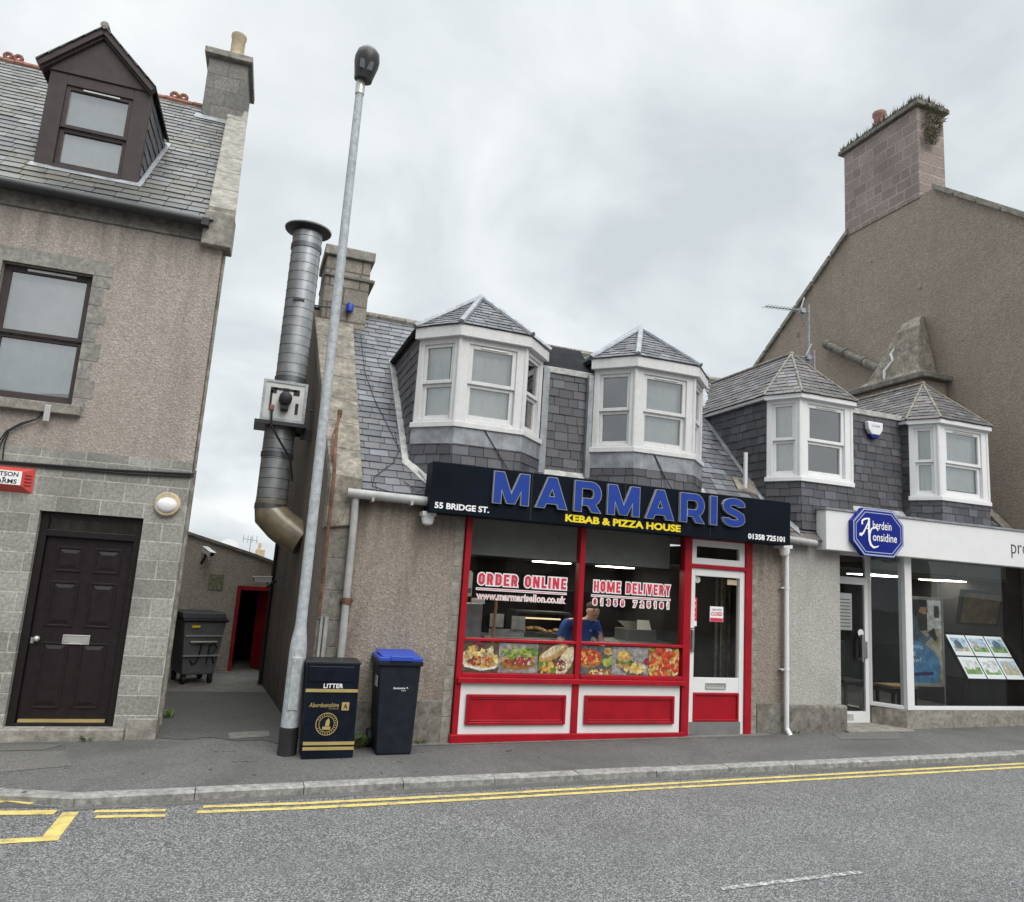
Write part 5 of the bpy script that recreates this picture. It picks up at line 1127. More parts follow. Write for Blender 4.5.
b = MB(); b.tube([(LX, FY, 2.72), (LX, FY, 2.62), (LX, FY, 2.55), (LX + .16, FY - .06, 2.40), (LX + .20, FY - .08, 2.37), (LX + .46, FY - .16, 2.22)], [FR * 1.02, FR * 1.04, FR * 1.10, FR * 1.12, FR * 1.12, FR * 1.08], 24); 
part('elbow', b, 'duct_tan', fl, True)
b = MB(); b.tube([(FX - .2, FY, 5.55), (FX + .5, FY, 5.6)], .012, 6); b.box(FX - .1, FX + .05, FY - FR - .015, FY - FR + .02, 5.54, 5.57); b.tube([(gx(2) - .02, 1.8, 4.0), (gx(2) - .05, 1.8, 4.0)], .02); b.box(FX + .1, gx(2.2), 2.2, 2.24, 3.68, 3.72); part('stay', b, 'black_iron', fl)
fb_ = thing('fan_unit', (.28, 1.75, 3.75), 'square metal fan box with a black motor half way up the extraction duct', 'fan unit')
b = MB(); b.box(.02, .56, 1.72, 2.28, 3.80, 4.32, 0); part('fan_box', b, 'alu', fb_, bevel=.01)
b = MB(); frame_rect(b, (0, 1.72, 0), (1, 0, 0), (0, -1, 0), Z3, .0, .58, 3.78, 4.34, .035, -.02, .015, 0); part('edge_frame', b, 'galv', fb_)
b = MB()
for (xa, xb, za, zb) in ((.10, .18, 4.16, 4.24), (.40, .48, 4.16, 4.24), (.14, .44, 4.21, 4.24), (.44, .48, 3.9, 4.05), (.10, .13, 3.92, 4.2)): b.box(xa, xb, 1.712, 1.72, za, zb)
part('front_stencil', b, 'dark_plastic', fb_)
b = MB(); b.tube([(.30, 1.72, 4.08), (.30, 1.56, 4.08)], .085, 18); b.tube([(.30, 1.56, 4.08), (.30, 1.54, 4.08)], [.085, .06], 18); b.box(.25, .35, 1.58, 1.72, 3.93, 4.0); b.box(.26, .34, 1.6, 1.7, 4.16, 4.22); part('motor', b, 'dark_plastic', fb_, True)
b = MB(); b.box(.11, .17, 1.69, 1.72, 3.92, 3.99); part('isolator', b, 'terracotta', fb_)
b = MB(); b.box(-.06, .62, 1.66, 2.3, 3.72, 3.77); b.box(.56, .8, 1.9, 1.95, 3.6, 3.74); part('support_tray', b, 'black_iron', fb_)
b = MB(); b.tube([(.14, 1.69, 3.92), (.16, 1.65, 3.7), (.30, 1.7, 3.5), (.45, 1.75, 3.3), (.52, 1.8, 3.0)], .015, 6); part('motor_cable', b, 'cable', fb_, True)

# ------------------------------------------------------------------ yard building at the end of the alley
yd_ = thing('yard_outhouse', (-.3, 5.6, 0), 'low roughcast outhouse with a sloping top and red doorway at the end of the alley', 'outhouse')
b = MB(); b.prism([(-5, 5.62, -.2), (-5, 5.62, 2.9), (-1.0, 5.62, 2.30), (.2, 5.62, 1.98), (1.6, 5.62, 1.55), (1.6, 5.62, 1.45), (-.01, 5.62, 1.45), (-.01, 5.62, -.2)], (0, .25, 0)); b.box(.55, 1.6, 5.62, 5.87, -.2, 1.44)
part('wall', b, 'harl_yard', yd_)
b = MB()
for (p, q) in (((-5, 2.9), (-1.0, 2.3)), ((-1.0, 2.3), (.2, 1.98)), ((.2, 1.98), (1.6, 1.55))): b.add([(p[0], 5.56, p[1]), (q[0], 5.56, q[1]), (q[0], 9, q[1]), (p[0], 9, p[1]), (p[0], 5.56, p[1] + .05), (q[0], 5.56, q[1] + .05), (q[0], 9, q[1] + .05), (p[0], 9, p[1] + .05)], [(0, 3, 2, 1), (4, 5, 6, 7), (0, 1, 5, 4), (1, 2, 6, 5), (2, 3, 7, 6), (3, 0, 4, 7)])
part('roof_edge', b, 'stone_dark', yd_)
b = MB(); b.box(-.01, .055, 5.575, 5.7, -.02, 1.45); b.box(.055, .6, 5.575, 5.7, 1.375, 1.45); b.box(.6, .66, 5.575, 5.7, -.02, 1.45); part('door_frame', b, 'red_dark', yd_, bevel=.005)
b = MB(); b.obox((.62, 5.66, 0), (-.62, .78, 0), (.78, .62, 0), Z3, (0, .42), (0, .04), (.0, 1.37)); part('open_door', b, 'red_dark', yd_)
b = MB(); b.box(-.1, .7, 7.2, 7.25, -.1, 1.6); b.box(-.12, -.1, 5.88, 7.2, -.1, 1.5); b.box(.7, .72, 5.88, 7.2, -.1, 1.5); part('dark_passage', b, 'room_dark', yd_)
b = MB(); b.box(-.5, -.25, 5.605, 5.62, 1.35, 1.62); part('stained_patch', b, 'grass_dry', yd_)
def camera_unit(x, y, z, d_, mat2, label):
    m_ = MB(); d_ = Vector(d_).normalized(); o = Vector((x, y, z)); r_ = d_.cross(Z3).normalized(); u_ = r_.cross(d_)
    m_.obox(o, d_, r_, u_, (-.13, .13), (-.045, .045), (-.04, .04), 0); m_.obox(o, d_, r_, u_, (-.14, .15), (-.055, .055), (.04, .05), 0); m_.obox(o, d_, r_, u_, (.13, .135), (-.035, .035), (-.03, .03), 1)
    m_.tube([o - d_ * .08, o - d_ * .08 - Z3 * .12, Vector(mat2)], .02, 8, 1)
    return solo('security_camera', m_, ['white_pvc', 'dark_plastic'], tuple(mat2), label, 'security camera', smooth=False, bevel=.005)
camera_unit(-.56, 5.40, 2.0, (.55, -.8, -.35), (-.66, 5.6, 1.8), 'white security camera on the roughcast outhouse wall at the back of the alley')
camera_unit(gx(3.9) - .2, 3.8, 1.62, (-1, -.15, -.05), (gx(3.9) + .01, 3.8, 1.62), 'small grey security camera sticking out of the alley gable near the red doorway')
# big four wheeled bin
BR = Matrix.Translation((-.52, 4.42, pz(-.5) + .01)) @ Matrix.Rotation(R(20), 4, 'Z')
cb_ = thing('wheeled_container', (-.52, 4.42, pz(-.5)), 'large dull grey four wheeled refuse container with graffiti in the alley', 'refuse container')
b = MB(); b.M = BR; frust(b, -.24, .24, -.28, .32, .14, -.32, .32, -.34, .40, .95); part('container_body', b, 'skip_grey', cb_, bevel=.02)
b = MB(); b.M = BR; b.box(-.35, .35, -.37, .42, .94, .985); frust(b, -.36, .33, -.36, .42, .99, -.36, .30, -.30, .40, 1.08); part('container_lid', b, 'dark_plastic', cb_, bevel=.015)
b = MB(); b.M = BR
for z_ in (.42, .72): b.box(-.28, .28, -.345, -.30, z_, z_ + .02)
b.tube([(-.2, -.36, .64), (.2, -.36, .64)], .018, 8); b.box(.33, .42, -.1, .1, .86, .92); part('ribs', b, 'alu', cb_)
b = MB(); b.M = BR; JY = lambda z: -.287 - .06 * ((z - .14) / .81) - .006
for st in ([(-.10, .60), (.0, .63), (.03, .61)], [(-.02, .61), (-.03, .45), (-.06, .33), (-.12, .30), (-.16, .36)], [(.09, .30), (.10, .45), (.11, .60)], [(.09, .58), (.18, .61), (.22, .55), (.18, .48), (.10, .45), (.17, .40), (.21, .30)]):
    b.tube([(u, JY(v), v) for u, v in st], .013, 6)
part('graffiti', b, 'cable', cb_, True)
b = MB(); b.M = BR; b.box(-.2, -.08, -.352, -.32, .855, .885); part('warning_label', b, 'yellow_vinyl', cb_)
for sx in (-.2, .2):
    for sy in (-.22, .26):
        b = MB(); b.M = BR; b.tube([(sx - .025, sy, .065), (sx + .025, sy, .065)], .065, 16); b.box(sx - .035, sx + .035, sy - .03, sy + .03, .07, .14); part('castor', b, 'dark_plastic', cb_, True)
# far things over the outhouse roof
b = MB(); b.box(.48, .82, 22, 22.6, -.5, 2.35); b.box(.55, .66, 22.1, 22.3, 2.35, 2.6); solo('distant_chimney', b, 'pot_buff', (.7, 22.3, -.5), 'pale distant chimney just above the outhouse roof beside the flue elbow', 'chimney', bevel=.03)
b = MB(); b.tube([(.2, 16, 1.2), (.2, 16, 2.62)], .012, 6); b.tube([(-.05, 16, 2.55), (.42, 16, 2.5)], .010, 6)
for i in range(4): b.tube([(-.02 + i * .13, 16, 2.42), (-.02 + i * .13, 16, 2.66)], .008, 5)
solo('distant_aerial', b, 'lead', (.2, 16, 1.2), 'faint distant television aerial above the outhouse roof', 'aerial')
b = MB(); b.M = Matrix.Translation((-.42, 16, 2.2)) @ Matrix.Rotation(R(80), 4, 'X'); b.tube_prof([(Vector((0, 0, -.02)), .08), (Vector((0, 0, .02)), .24), (Vector((0, 0, .05)), .30)], 18, 0, True); b.M = None; b.tube([(-.42, 16.1, .5), (-.42, 16.1, 2.2)], .03, 6); solo('distant_dish', b, 'white_pvc', (-.42, 16, .5), 'white distant satellite dish peeping over the outhouse roof', 'satellite dish', smooth=True)

# ------------------------------------------------------------------ estate agency (right)
AG = thing('agency_building', (9.7, 0, 0), 'estate agency with a white fascia, slate roof and two white bay dormers', 'shop')
b = MB(); b.prism([(XP, 0, -.3), (8.18, 0, -.3), (8.18, .43, -.3), (XP, .43, -.3)], (0, 0, 3.02)); part('front_wall', b, 'harl_grey', AG, bevel=.02)
b = MB(); b.box(XP + .01, 8.24, -.055, .3, -.3, .44); part('plinth', b, 'stone_dark', AG, bevel=.03)
b = MB(); b.prism([(9.12, .41, -.3), (9.38, -.01, -.3), (12.3, -.01, -.3), (12.3, .2, -.3), (9.5, .2, -.3), (9.3, .5, -.3)], (0, 0, .67)); part('stallriser', b, 'stone', AG, bevel=.015)
b = MB(); b.box(8.18, 9.4, -.12, .5, -.2, .115); part('entrance_step', b, 'stone', AG, bevel=.012)
fr_ = MB()
fr_.box(9.385, 9.52, -.02, .11, .37, 2.62); fr_.box(9.52, 12.3, -.015, .08, .37, .425)
a = (Vector((9.385, .05, 0)) - Vector((9.10, .45, 0))); La = a.length; a.normalize(); nn = Vector((a.y, -a.x, 0)); nn = nn if nn.y < 0 else -nn
fr_.obox((9.10, .45, 0), a, nn, Z3, (0, .075), (-.04, .04), (.37, 2.62)); fr_.obox((9.10, .45, 0), a, nn, Z3, (.075, La), (-.03, .03), (.37, .425)); fr_.box(12.2, 12.3, -.02, .1, .425, 2.62)
frA = part('shopfront_frame', fr_, 'white_pvc', AG, bevel=.006)
b = MB(); b.poly([(9.52, .03, .425), (12.2, .03, .425), (12.2, .03, 2.62), (9.52, .03, 2.62)]); part('window_pane', b, 'pane_shop', frA, recalc=False)
p0_ = Vector((9.10, .45, 0)); b = MB(); b.poly([p0_ + a * .07 + Z3 * .42, p0_ + a * La + Z3 * .42, p0_ + a * La + Z3 * 2.62, p0_ + a * .07 + Z3 * 2.62]); part('side_pane', b, 'pane_shop', frA, recalc=False)
b = MB(); frame_rect(b, (0, .43, 0), (1, 0, 0), (0, -1, 0), Z3, 8.16, 9.10, .115, 2.20, .075, -.03, .03, 0, .16, .06); frame_rect(b, (0, .43, 0), (1, 0, 0), (0, -1, 0), Z3, 8.16, 9.10, 2.20, 2.62, .05, -.03, .03)
dA = part('entrance_door', b, 'white_pvc', AG, bevel=.005, label='white framed glass entrance door of the agency')
b = MB(); b.poly([(8.2, .43, .2), (9.05, .43, .2), (9.05, .43, 2.55), (8.2, .43, 2.55)]); part('door_pane', b, 'pane_shop', dA, recalc=False)
b = MB(); b.box(8.90, 8.93, .33, .37, 1.0, 1.4); b.box(8.90, 8.93, .37, .41, 1.02, 1.05); b.box(8.90, 8.93, .37, .41, 1.35, 1.38); b.box(8.965, 9.06, .385, .395, 1.05, 1.30); part('pull_handle', b, 'steel', dA, bevel=.004)
b = MB(); b.tube([(8.93, .395, 1.42), (8.93, .385, 1.42)], .055, 18); part('lock_disc', b, 'white_pvc', dA)
b = MB(); b.box(8.5, 8.82, .445, .45, 1.45, 2.0, 0)
for i in range(9): b.box(8.53, 8.79, .443, .4445, 1.5 + i * .05, 1.512 + i * .05, 1)
part('notice_sheet', b, ['white_vinyl', 'skip_grey'], dA)
b = MB(); b.box(8.62, 8.78, .395, .4, .15, .24); part('door_label', b, 'lead_pale', dA)
# fascia
fa = thing('agency_fascia', (9.9, -.1, 2.58), 'long plain white fascia sign over the estate agency window', 'sign')
b = MB(); b.box(7.74, 12.3, -.2, .0, 2.585, 3.155); part('fascia_board', b, 'white_pvc', fa, bevel=.01)
b = MB(); b.box(7.72, 12.3, -.22, .05, 3.155, 3.185); part('fascia_cap', b, 'lead', fa)
b = MB(); text('property', (1.02, .24), on_y(11.42, -.2, 2.72), .004, -.012, mb=b); part('lettering', b, 'dark_plastic', fa, recalc=False)
# octagon
oc = thing('octagon_sign', (8.58, -.2, 2.55), 'blue octagonal sign with white old style lettering on the white fascia', 'sign')
cx, cz = 8.62, 2.885
def octo(w_, h_, cut): return [(-w_, -h_ + cut), (-w_ + cut, -h_), (w_ - cut, -h_), (w_, -h_ + cut), (w_, h_ - cut), (w_ - cut, h_), (-w_ + cut, h_), (-w_, h_ - cut)]
b = MB(); b.prism([(cx + u, -.202, cz + v) for u, v in octo(.48, .345, .2)], (0, -.08, 0), 0); part('octagon_board', b, 'ag_blue', oc, bevel=.008)
b = MB()
for (s0, s1) in ((.47, .45), (.425, .413)):
    A_, B2 = octo(s0, s0 - .135, .2 * s0 / .48), octo(s1, s1 - .135, .2 * s1 / .48)
    b.add([(cx + u, -.284, cz + v) for u, v in A_] + [(cx + u, -.284, cz + v) for u, v in B2], [(i, (i + 1) % 8, 8 + (i + 1) % 8, 8 + i) for i in range(8)])
part('border', b, 'ag_silver', oc)
b = MB(); ply = -.2835
text('berdein', (.35, .12), on_y(cx - .11, ply, cz + .05), .002, .008, mb=b); text('onsidine', (.455, .12), on_y(cx - .115, ply, cz - .12), .002, .008, mb=b)
sdep = [0]
def stroke(pts, ws):   # flat calligraphic stroke on the sign face
    sdep[0] += .0012; P = [Vector((cx + u, ply - .002 - sdep[0], cz + v)) for u, v in pts]
    L_, R_ = [], []
    for i, p in enumerate(P):
        t = (P[min(i + 1, len(P) - 1)] - P[max(i - 1, 0)]).normalized(); n_ = Vector((-t.z, 0, t.x)); L_.append(p + n_ * ws[i]); R_.append(p - n_ * ws[i])
    k = len(P); b.add(L_ + R_, [(i, i + 1, k + i + 1, k + i) for i in range(k - 1)])
stroke([(-.36, -.035), (-.33, -.05), (-.29, -.02), (-.24, .06), (-.20, .13), (-.175, .19)], [.022, .022, .014, .012, .012, .014])
stroke([(-.31, .10), (-.31, .15), (-.27, .18), (-.2, .195), (-.165, .19)], [.014, .016, .014, .01, .01])
stroke([(-.185, .2), (-.185, .1), (-.19, .0), (-.19, -.08)], [.018, .018, .016, .012])
stroke([(-.25, .05), (-.19, .05)], [.007, .007])
stroke([(-.02, .03), (-.05, .07), (-.1, .075), (-.15, .04), (-.18, -.03), (-.185, -.11), (-.16, -.18), (-.11, -.215), (-.05, -.205), (-.01, -.185)], [.010, .012, .010, .012, .017, .020, .020, .016, .010, .005])
part('lettering', b, 'white_vinyl', oc, recalc=False)
# gutter piece, pipes
b = MB(); b.tube([(7.15, -.08, 2.62), (7.16, -.08, .12)], .032, 12); b.tube([(7.16, -.08, .14), (7.17, -.14, .06)], .034, 12)
for z_ in (2.0, .9): b.lathe((7.155, -.08, 0), [(.038, z_), (.038, z_ + .03)], 12); b.box(7.08, 7.13, -.07, 0, z_, z_ + .02)
part('white_downpipe', b, 'white_pvc', KS, True, label='white plastic downpipe between the two shops')
# agency roof
bb = MB(); slates(bb, [(XP, -.12, mz(-.12)), (12.28, -.12, mz(-.12)), (12.28, RY - .1, RZ - .1), (XP, RY - .1, RZ - .1)], (0, .7, .7), .14, .21, .008)
rfA = part('roof', bb, 'slate_right', AG, recalc=False)
b = MB(); b.poly([(XP, RY - .1, RZ - .1), (12.28, RY - .1, RZ - .1), (12.28, 6.4, 2.9), (XP, 6.4, 2.9)]); part('rear_roof', b, 'slate_right', AG)
b = MB(); 
for i in range(11): b.tube([(XP + .1 + i * .45, RY - .1, RZ - .1), (XP + .1 + i * .45 + .43, RY - .1, RZ - .1)], .075, 8)
part('ridge', b, 'ridge', rfA, True)
bay(AG, 'bay_dormer', (7.20, 7.47, 8.42, 8.69), 0, .42, 3.59, 4.80, 4.86, 5.74, .75, 'slate', 'left white bay dormer of the agency', [('blind', 1), None, None])
bay(AG, 'bay_dormer', (9.96, 10.20, 11.25, 11.50), 0, .36, 3.57, 4.78, 4.84, 5.66, .72, 'slate', 'right white bay dormer of the agency', [('blind', 1), ('blind_backing', .9), None])
infill(AG, 8.69, 9.96, .50, 4.86, .15)
b = MB(); b.prism([(7.22, 1.85, mz(1.85) + .03), (7.42, 2.9, mz(2.9) + .04), (7.70, 2.9, mz(2.9) + .05), (7.34, 1.8, mz(1.8) + .05)], (0, 0, .015)); part('valley_lead', b, 'lead', AG)
b = MB(); b.tube([(6.98, .62, 3.45), (6.98, .62, 4.0)], .03, 8); solo('vent_pipe', b, 'white_pvc', (6.98, .62, 3.4), 'short white vent pipe on the slates left of the agency dormer', 'vent pipe', smooth=True)
b = MB(); b.prism([(6.8, .56, mz(.56) + .02), (7.12, .50, mz(.50) + .02), (7.22, .72, mz(.72) + .02), (6.85, .78, mz(.78) + .02)], (0, 0, .025)); part('pipe_flashing', b, 'cement', KS)
b = MB(); b.prism([(11.55, .1, mz(.1) + .02), (11.75, .1, mz(.1) + .02), (12.28, 2.6, mz(2.6) + .02), (12.2, 2.6, mz(2.6) + .02)], (0, 0, .02)); b.prism([(12.05, -.1, mz(-.1) + .02), (12.28, -.1, mz(-.1) + .02), (12.28, 2.6, mz(2.6) + .02), (12.05, 2.6, mz(2.6) + .02)], (0, 0, .06)); part('gable_fillet', b, 'cement', AG)
# shield alarm
sh = thing('shield_alarm', (9.32, .47, 4.5), 'white and blue shield shaped alarm box on the hung slates between the agency dormers', 'alarm box')
b = MB(); b.prism([(9.16, .485, 4.75), (9.48, .485, 4.75), (9.47, .485, 4.62), (9.40, .485, 4.54), (9.24, .485, 4.54), (9.18, .485, 4.62)], (0, -.08, 0)); part('casing', b, 'white_pvc', sh, bevel=.015)
b = MB(); b.prism([(9.22, .48, 4.54), (9.42, .48, 4.54), (9.38, .48, 4.49), (9.26, .48, 4.49)], (0, -.06, 0)); part('lower_lens', b, 'ag_blue', sh)
b = MB(); text('ALARM', (.16, .035), on_y(9.24, .404, 4.665), .001, .02, mb=b); part('lettering', b, 'ag_silver', sh, recalc=False)
# satellite dish
b = MB(); b.M = Matrix.Translation((9.42, 1.6, 5.22)) @ Matrix.Rotation(R(-70), 4, 'X') @ Matrix.Rotation(R(15), 4, 'Y')
b.tube_prof([(Vector((0, 0, -.05)), .05), (Vector((0, 0, -.04)), .15), (Vector((0, 0, 0)), .27), (Vector((0, 0, .01)), .27)], 22, 0, True); solo('satellite_dish', b, 'dark_plastic', (9.42, 1.6, 4.9), 'dark satellite dish behind the slates between the agency dormers', 'satellite dish', smooth=True)
# chimney stump against the tall gable
XG = 12.3
b = MB(); b.box(11.68, XG, 1.55, 3.35, 5.0, 6.12); cs = part('chimney_stump', b, 'harl_brown', AG, bevel=.02, label='cut down chimney stump with a sloping cement fillet')
b = MB(); b.box(11.58, XG, 1.42, 3.5, 6.12, 6.24); part('stump_slab', b, 'stone_dark', cs, bevel=.02)
b = MB()
prof = [(11.70, 3.35, 1.72, 6.24), (11.76, 2.9, 1.73, 6.36), (11.82, 2.55, 1.75, 6.62), (11.88, 2.44, 1.78, 7.0), (11.96, 2.40, 1.82, 7.3), (12.06, 2.34, 1.88, 7.48), (12.18, 2.22, 1.95, 7.59), (12.29, 2.10, 2.02, 7.63)]
pts = []
for (x, ya_, yb_, z_) in prof: pts += [(x, ya_, z_), (x, yb_, z_)]
pts += [(12.29, 3.35, 6.24), (12.29, 1.72, 6.24)]
n = len(prof); F = [(2 * i, 2 * i + 1, 2 * i + 3, 2 * i + 2) for i in range(n - 1)]; F += [[2 * i for i in range(n)] + [2 * n], [2 * i + 1 for i in range(n)] + [2 * n + 1]]
b.add(pts, F); part('cement_fillet', b, 'cement', cs, bevel=.02)
b = MB(); b.tube([(11.93, 2.30, 7.05), (11.86, 2.42, 6.85), (11.84, 2.36, 6.7), (11.78, 2.52, 6.5), (11.75, 2.5, 6.32)], [.02, .035, .03, .04, .02], 6); part('white_repair', b, 'white_wood', cs)
b = MB(); b.tube([(XG - .1, 4.6, 7.75), (XG - .12, 3.05, 6.75)], .09, 10)
for t in (.02, .35, .7): q = Vector((XG - .1, 4.6, 7.75)).lerp(Vector((XG - .12, 3.05, 6.75)), t); b.tube([q, q + Vector((-.001, -.09, -.055))], .105, 10)
part('clay_pipe', b, 'stone_dark', cs, True)

# agency interior
b = MB(); b.box(8.1, 12.3, 4.6, 4.7, 0, 2.7); b.box(8.05, 8.1, .5, 4.7, 0, 2.7); b.box(12.25, 12.3, .3, 4.7, 0, 2.7); b.box(8.1, 12.3, .1, 4.6, .05, .10); part('shop_interior', b, 'room_mid', AG)
b = MB(); b.box(8.1, 12.3, .5, 4.6, 2.36, 2.40); part('ceiling', b, 'ceil', AG)
b = MB(); b.box(9.2, 12.3, .52, .55, 2.36, 2.7); part('bulkhead', b, 'bulk', AG)
for i, (x, y, w2, mm) in enumerate(((10.45, 1.5, .42, 'light_cool'), (11.0, 3.6, .3, 'light_cool'), (11.95, 1.5, .25, 'light'))):
    b = MB(); b.box(x - w2, x + w2, y - .28, y + .28, 2.345, 2.358)
    solo('ceiling_light', b, mm, (x, y, 2.285), ['cool white ceiling panel inside the agency, nearest the entrance', 'cool white ceiling panel deeper inside the agency, behind the white corner post', 'warm lit ceiling panel inside the agency, above the large poster'][i], 'ceiling light', 'lit panels in the agency ceiling')
ps = thing('window_poster', (10.1, .6, .6), 'tall poster of a seated person with a blue shape, hung inside the agency window', 'poster')
X0, X1, Z0_, Z1_ = 9.95, 10.78, .66, 2.0; py = .55
for kf, c in {'p_bg': (.42, .40, .33), 'p_room': (.06, .06, .06), 'p_floor': (.48, .44, .33), 'p_white': (.7, .7, .68), 'p_blue': (.09, .30, .58), 'p_navy': (.03, .03, .16), 'p_denim': (.12, .17, .22), 'p_skin': (.45, .27, .18)}.items(): MT[kf] = plain('printed ' + kf[2:] + ' tone', (*c, 1), .4, var=.5, scale=9)
b = MB(); b.box(X0, X1, py, py + .012, Z0_, Z1_, 0); d = py - .0008
def pp(pts, m): 
    global d
    b.poly([(X0 + u * (X1 - X0), d, Z0_ + v * (Z1_ - Z0_)) for u, v in pts], m); d -= .0006
pp([(0, .62), (.62, .62), (.62, .985), (0, .985)], 1); pp([(.62, .62), (.985, .62), (.985, .985), (.62, .985)], 3); pp([(.80, .78), (.93, .78), (.93, .92), (.80, .92)], 1)
pp([(.0, .3), (.985, .3), (.985, .66), (.5, .62), (.0, .58)], 2); pp([(.08, .66), (.14, .78), (.26, .82), (.36, .76), (.42, .62), (.60, .55), (.78, .62), (.74, .56), (.52, .46), (.3, .5), (.12, .5)], 6)
pp([(.4, .84), (.45, .9), (.6, .9), (.66, .85), (.55, .81)], 7); pp([(.02, .5), (.14, .66), (.2, .56), (.16, .46)], 7); pp([(.62, .6), (.78, .66), (.86, .54), (.82, .5)], 1)
pp([(.0, .02), (.84, .02), (.94, .2), (.82, .36), (.5, .48), (.2, .5), (0, .5)], 4); pp([(.1, .09), (.74, .11), (.74, .15), (.1, .13)], 5)
part('print', b, ['p_bg', 'p_room', 'p_floor', 'p_white', 'p_blue', 'p_navy', 'p_denim', 'p_skin'], ps, recalc=False)
b = MB(); 
for t_, z_, w2 in (('letting', 1.20, .3), ('out', 1.10, .15), ('now?', 1.0, .26)): text(t_, (w2, .075), on_y(X0 + .1, d, z_), .0008, .01, mb=b)
part('lettering', b, 'white_vinyl', ps, recalc=False)
b = MB(); frame_rect(b, (0, py + .012, 0), (1, 0, 0), (0, -1, 0), Z3, X0 - .03, X1 + .03, Z0_ - .03, Z1_ + .03, .028, -.02, .02); b.tube([(X0 + .05, py, 2.02), (X0 + .05, py, 2.3)], .004, 5); b.tube([(X1 - .05, py, 2.02), (X1 - .05, py, 2.3)], .004, 5); b.tube([(X0 - .02, py, .1), (X0 - .02, py, .64)], .008, 6); b.tube([(X1 + .02, py, .1), (X1 + .02, py, .64)], .008, 6); part('poster_frame', b, 'alu', ps)
# sloping display rack with leaflets
for kf, c in {'sky': (.42, .55, .72), 'grass': (.22, .34, .12), 'housep': (.5, .46, .4), 'pale': (.72, .75, .78)}.items(): MT['l_' + kf] = plain('leaflet ' + kf, (*c, 1), .4, var=.5, scale=14)
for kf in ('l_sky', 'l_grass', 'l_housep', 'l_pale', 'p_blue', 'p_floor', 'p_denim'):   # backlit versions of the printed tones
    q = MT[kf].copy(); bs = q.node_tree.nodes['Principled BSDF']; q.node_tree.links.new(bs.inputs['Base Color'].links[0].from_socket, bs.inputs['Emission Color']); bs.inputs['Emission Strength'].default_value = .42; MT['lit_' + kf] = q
rk = thing('display_rack', (11.6, .5, .1), 'dark sloping rack of property leaflets inside the agency window', 'display rack')
RM = Matrix.Translation((10.95, .22, .80)) @ Matrix.Rotation(R(-31), 4, 'X')
b = MB(); b.M = RM; b.box(-.02, 1.27, .02, .06, 0, .80); b.M = None; b.box(11.0, 12.2, .36, .7, .1, .80); 
for x in (11.1, 11.55, 12.0): b.tube([(x, .33, .1), (x, .33, .82)], .01, 6)
part('rack_frame', b, 'room_dark', rk)
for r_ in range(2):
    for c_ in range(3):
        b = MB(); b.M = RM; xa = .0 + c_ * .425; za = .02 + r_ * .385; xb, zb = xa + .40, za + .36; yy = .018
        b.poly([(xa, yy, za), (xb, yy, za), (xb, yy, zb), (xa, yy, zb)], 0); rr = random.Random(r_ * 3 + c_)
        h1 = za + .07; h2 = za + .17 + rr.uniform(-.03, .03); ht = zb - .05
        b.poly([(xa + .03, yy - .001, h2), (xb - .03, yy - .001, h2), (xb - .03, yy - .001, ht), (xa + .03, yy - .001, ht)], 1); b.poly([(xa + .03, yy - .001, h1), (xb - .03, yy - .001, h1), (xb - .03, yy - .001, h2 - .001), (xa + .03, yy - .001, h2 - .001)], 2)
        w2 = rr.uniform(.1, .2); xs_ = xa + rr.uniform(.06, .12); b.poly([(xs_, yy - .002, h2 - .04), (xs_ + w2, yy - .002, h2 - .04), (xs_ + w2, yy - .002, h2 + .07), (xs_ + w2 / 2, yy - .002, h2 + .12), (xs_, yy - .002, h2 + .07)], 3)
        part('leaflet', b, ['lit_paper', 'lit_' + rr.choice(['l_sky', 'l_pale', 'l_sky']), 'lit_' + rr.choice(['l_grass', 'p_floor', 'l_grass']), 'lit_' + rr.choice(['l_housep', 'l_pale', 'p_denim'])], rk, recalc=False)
b = MB(); b.M = Matrix.Translation((11.76, .62, 1.90)) @ Matrix.Rotation(R(12), 4, 'X'); b.box(-.46, .46, 0, .06, -.29, .29, 0); b.box(-.42, .42, -.003, 0, -.25, .25, 1); b.box(-.05, .05, .06, .3, .1, .2, 0)
solo('wall_screen', b, ['dark_plastic', 'screen'], (11.76, .62, 1.6), 'dark hanging screen with a brownish picture inside the agency', 'screen')
dk = thing('side_table', (10.5, 1.2, .1), 'small wooden side table below the large agency poster', 'table')
b = MB(); b.box(10.2, 10.75, 1.0, 1.4, .52, .56); part('table_top', b, 'wood', dk)
for x, y in ((10.24, 1.04), (10.71, 1.04), (10.24, 1.36), (10.71, 1.36)):
    b = MB(); b.box(x - .02, x + .02, y - .02, y + .02, .1, .52); part('leg', b, 'dark_plastic', dk)
ch = thing('office_chair', (9.75, 1.5, .1), 'dark office chair behind the angled side pane of the agency', 'chair')
b = MB(); b.box(9.5, 10.0, 1.3, 1.8, .52, .60); part('seat', b, 'dark_plastic', ch, bevel=.03)
b = MB(); b.box(9.52, 9.98, 1.78, 1.84, .65, 1.2); part('backrest', b, 'dark_plastic', ch, bevel=.03)
b = MB(); b.tube([(9.75, 1.55, .14), (9.75, 1.55, .52)], .03); 
for k in range(5): b.tube([(9.75, 1.55, .16), (9.75 + .26 * math.cos(k * 1.257), 1.55 + .26 * math.sin(k * 1.257), .13)], .02, 6)
part('base', b, 'steel', ch)

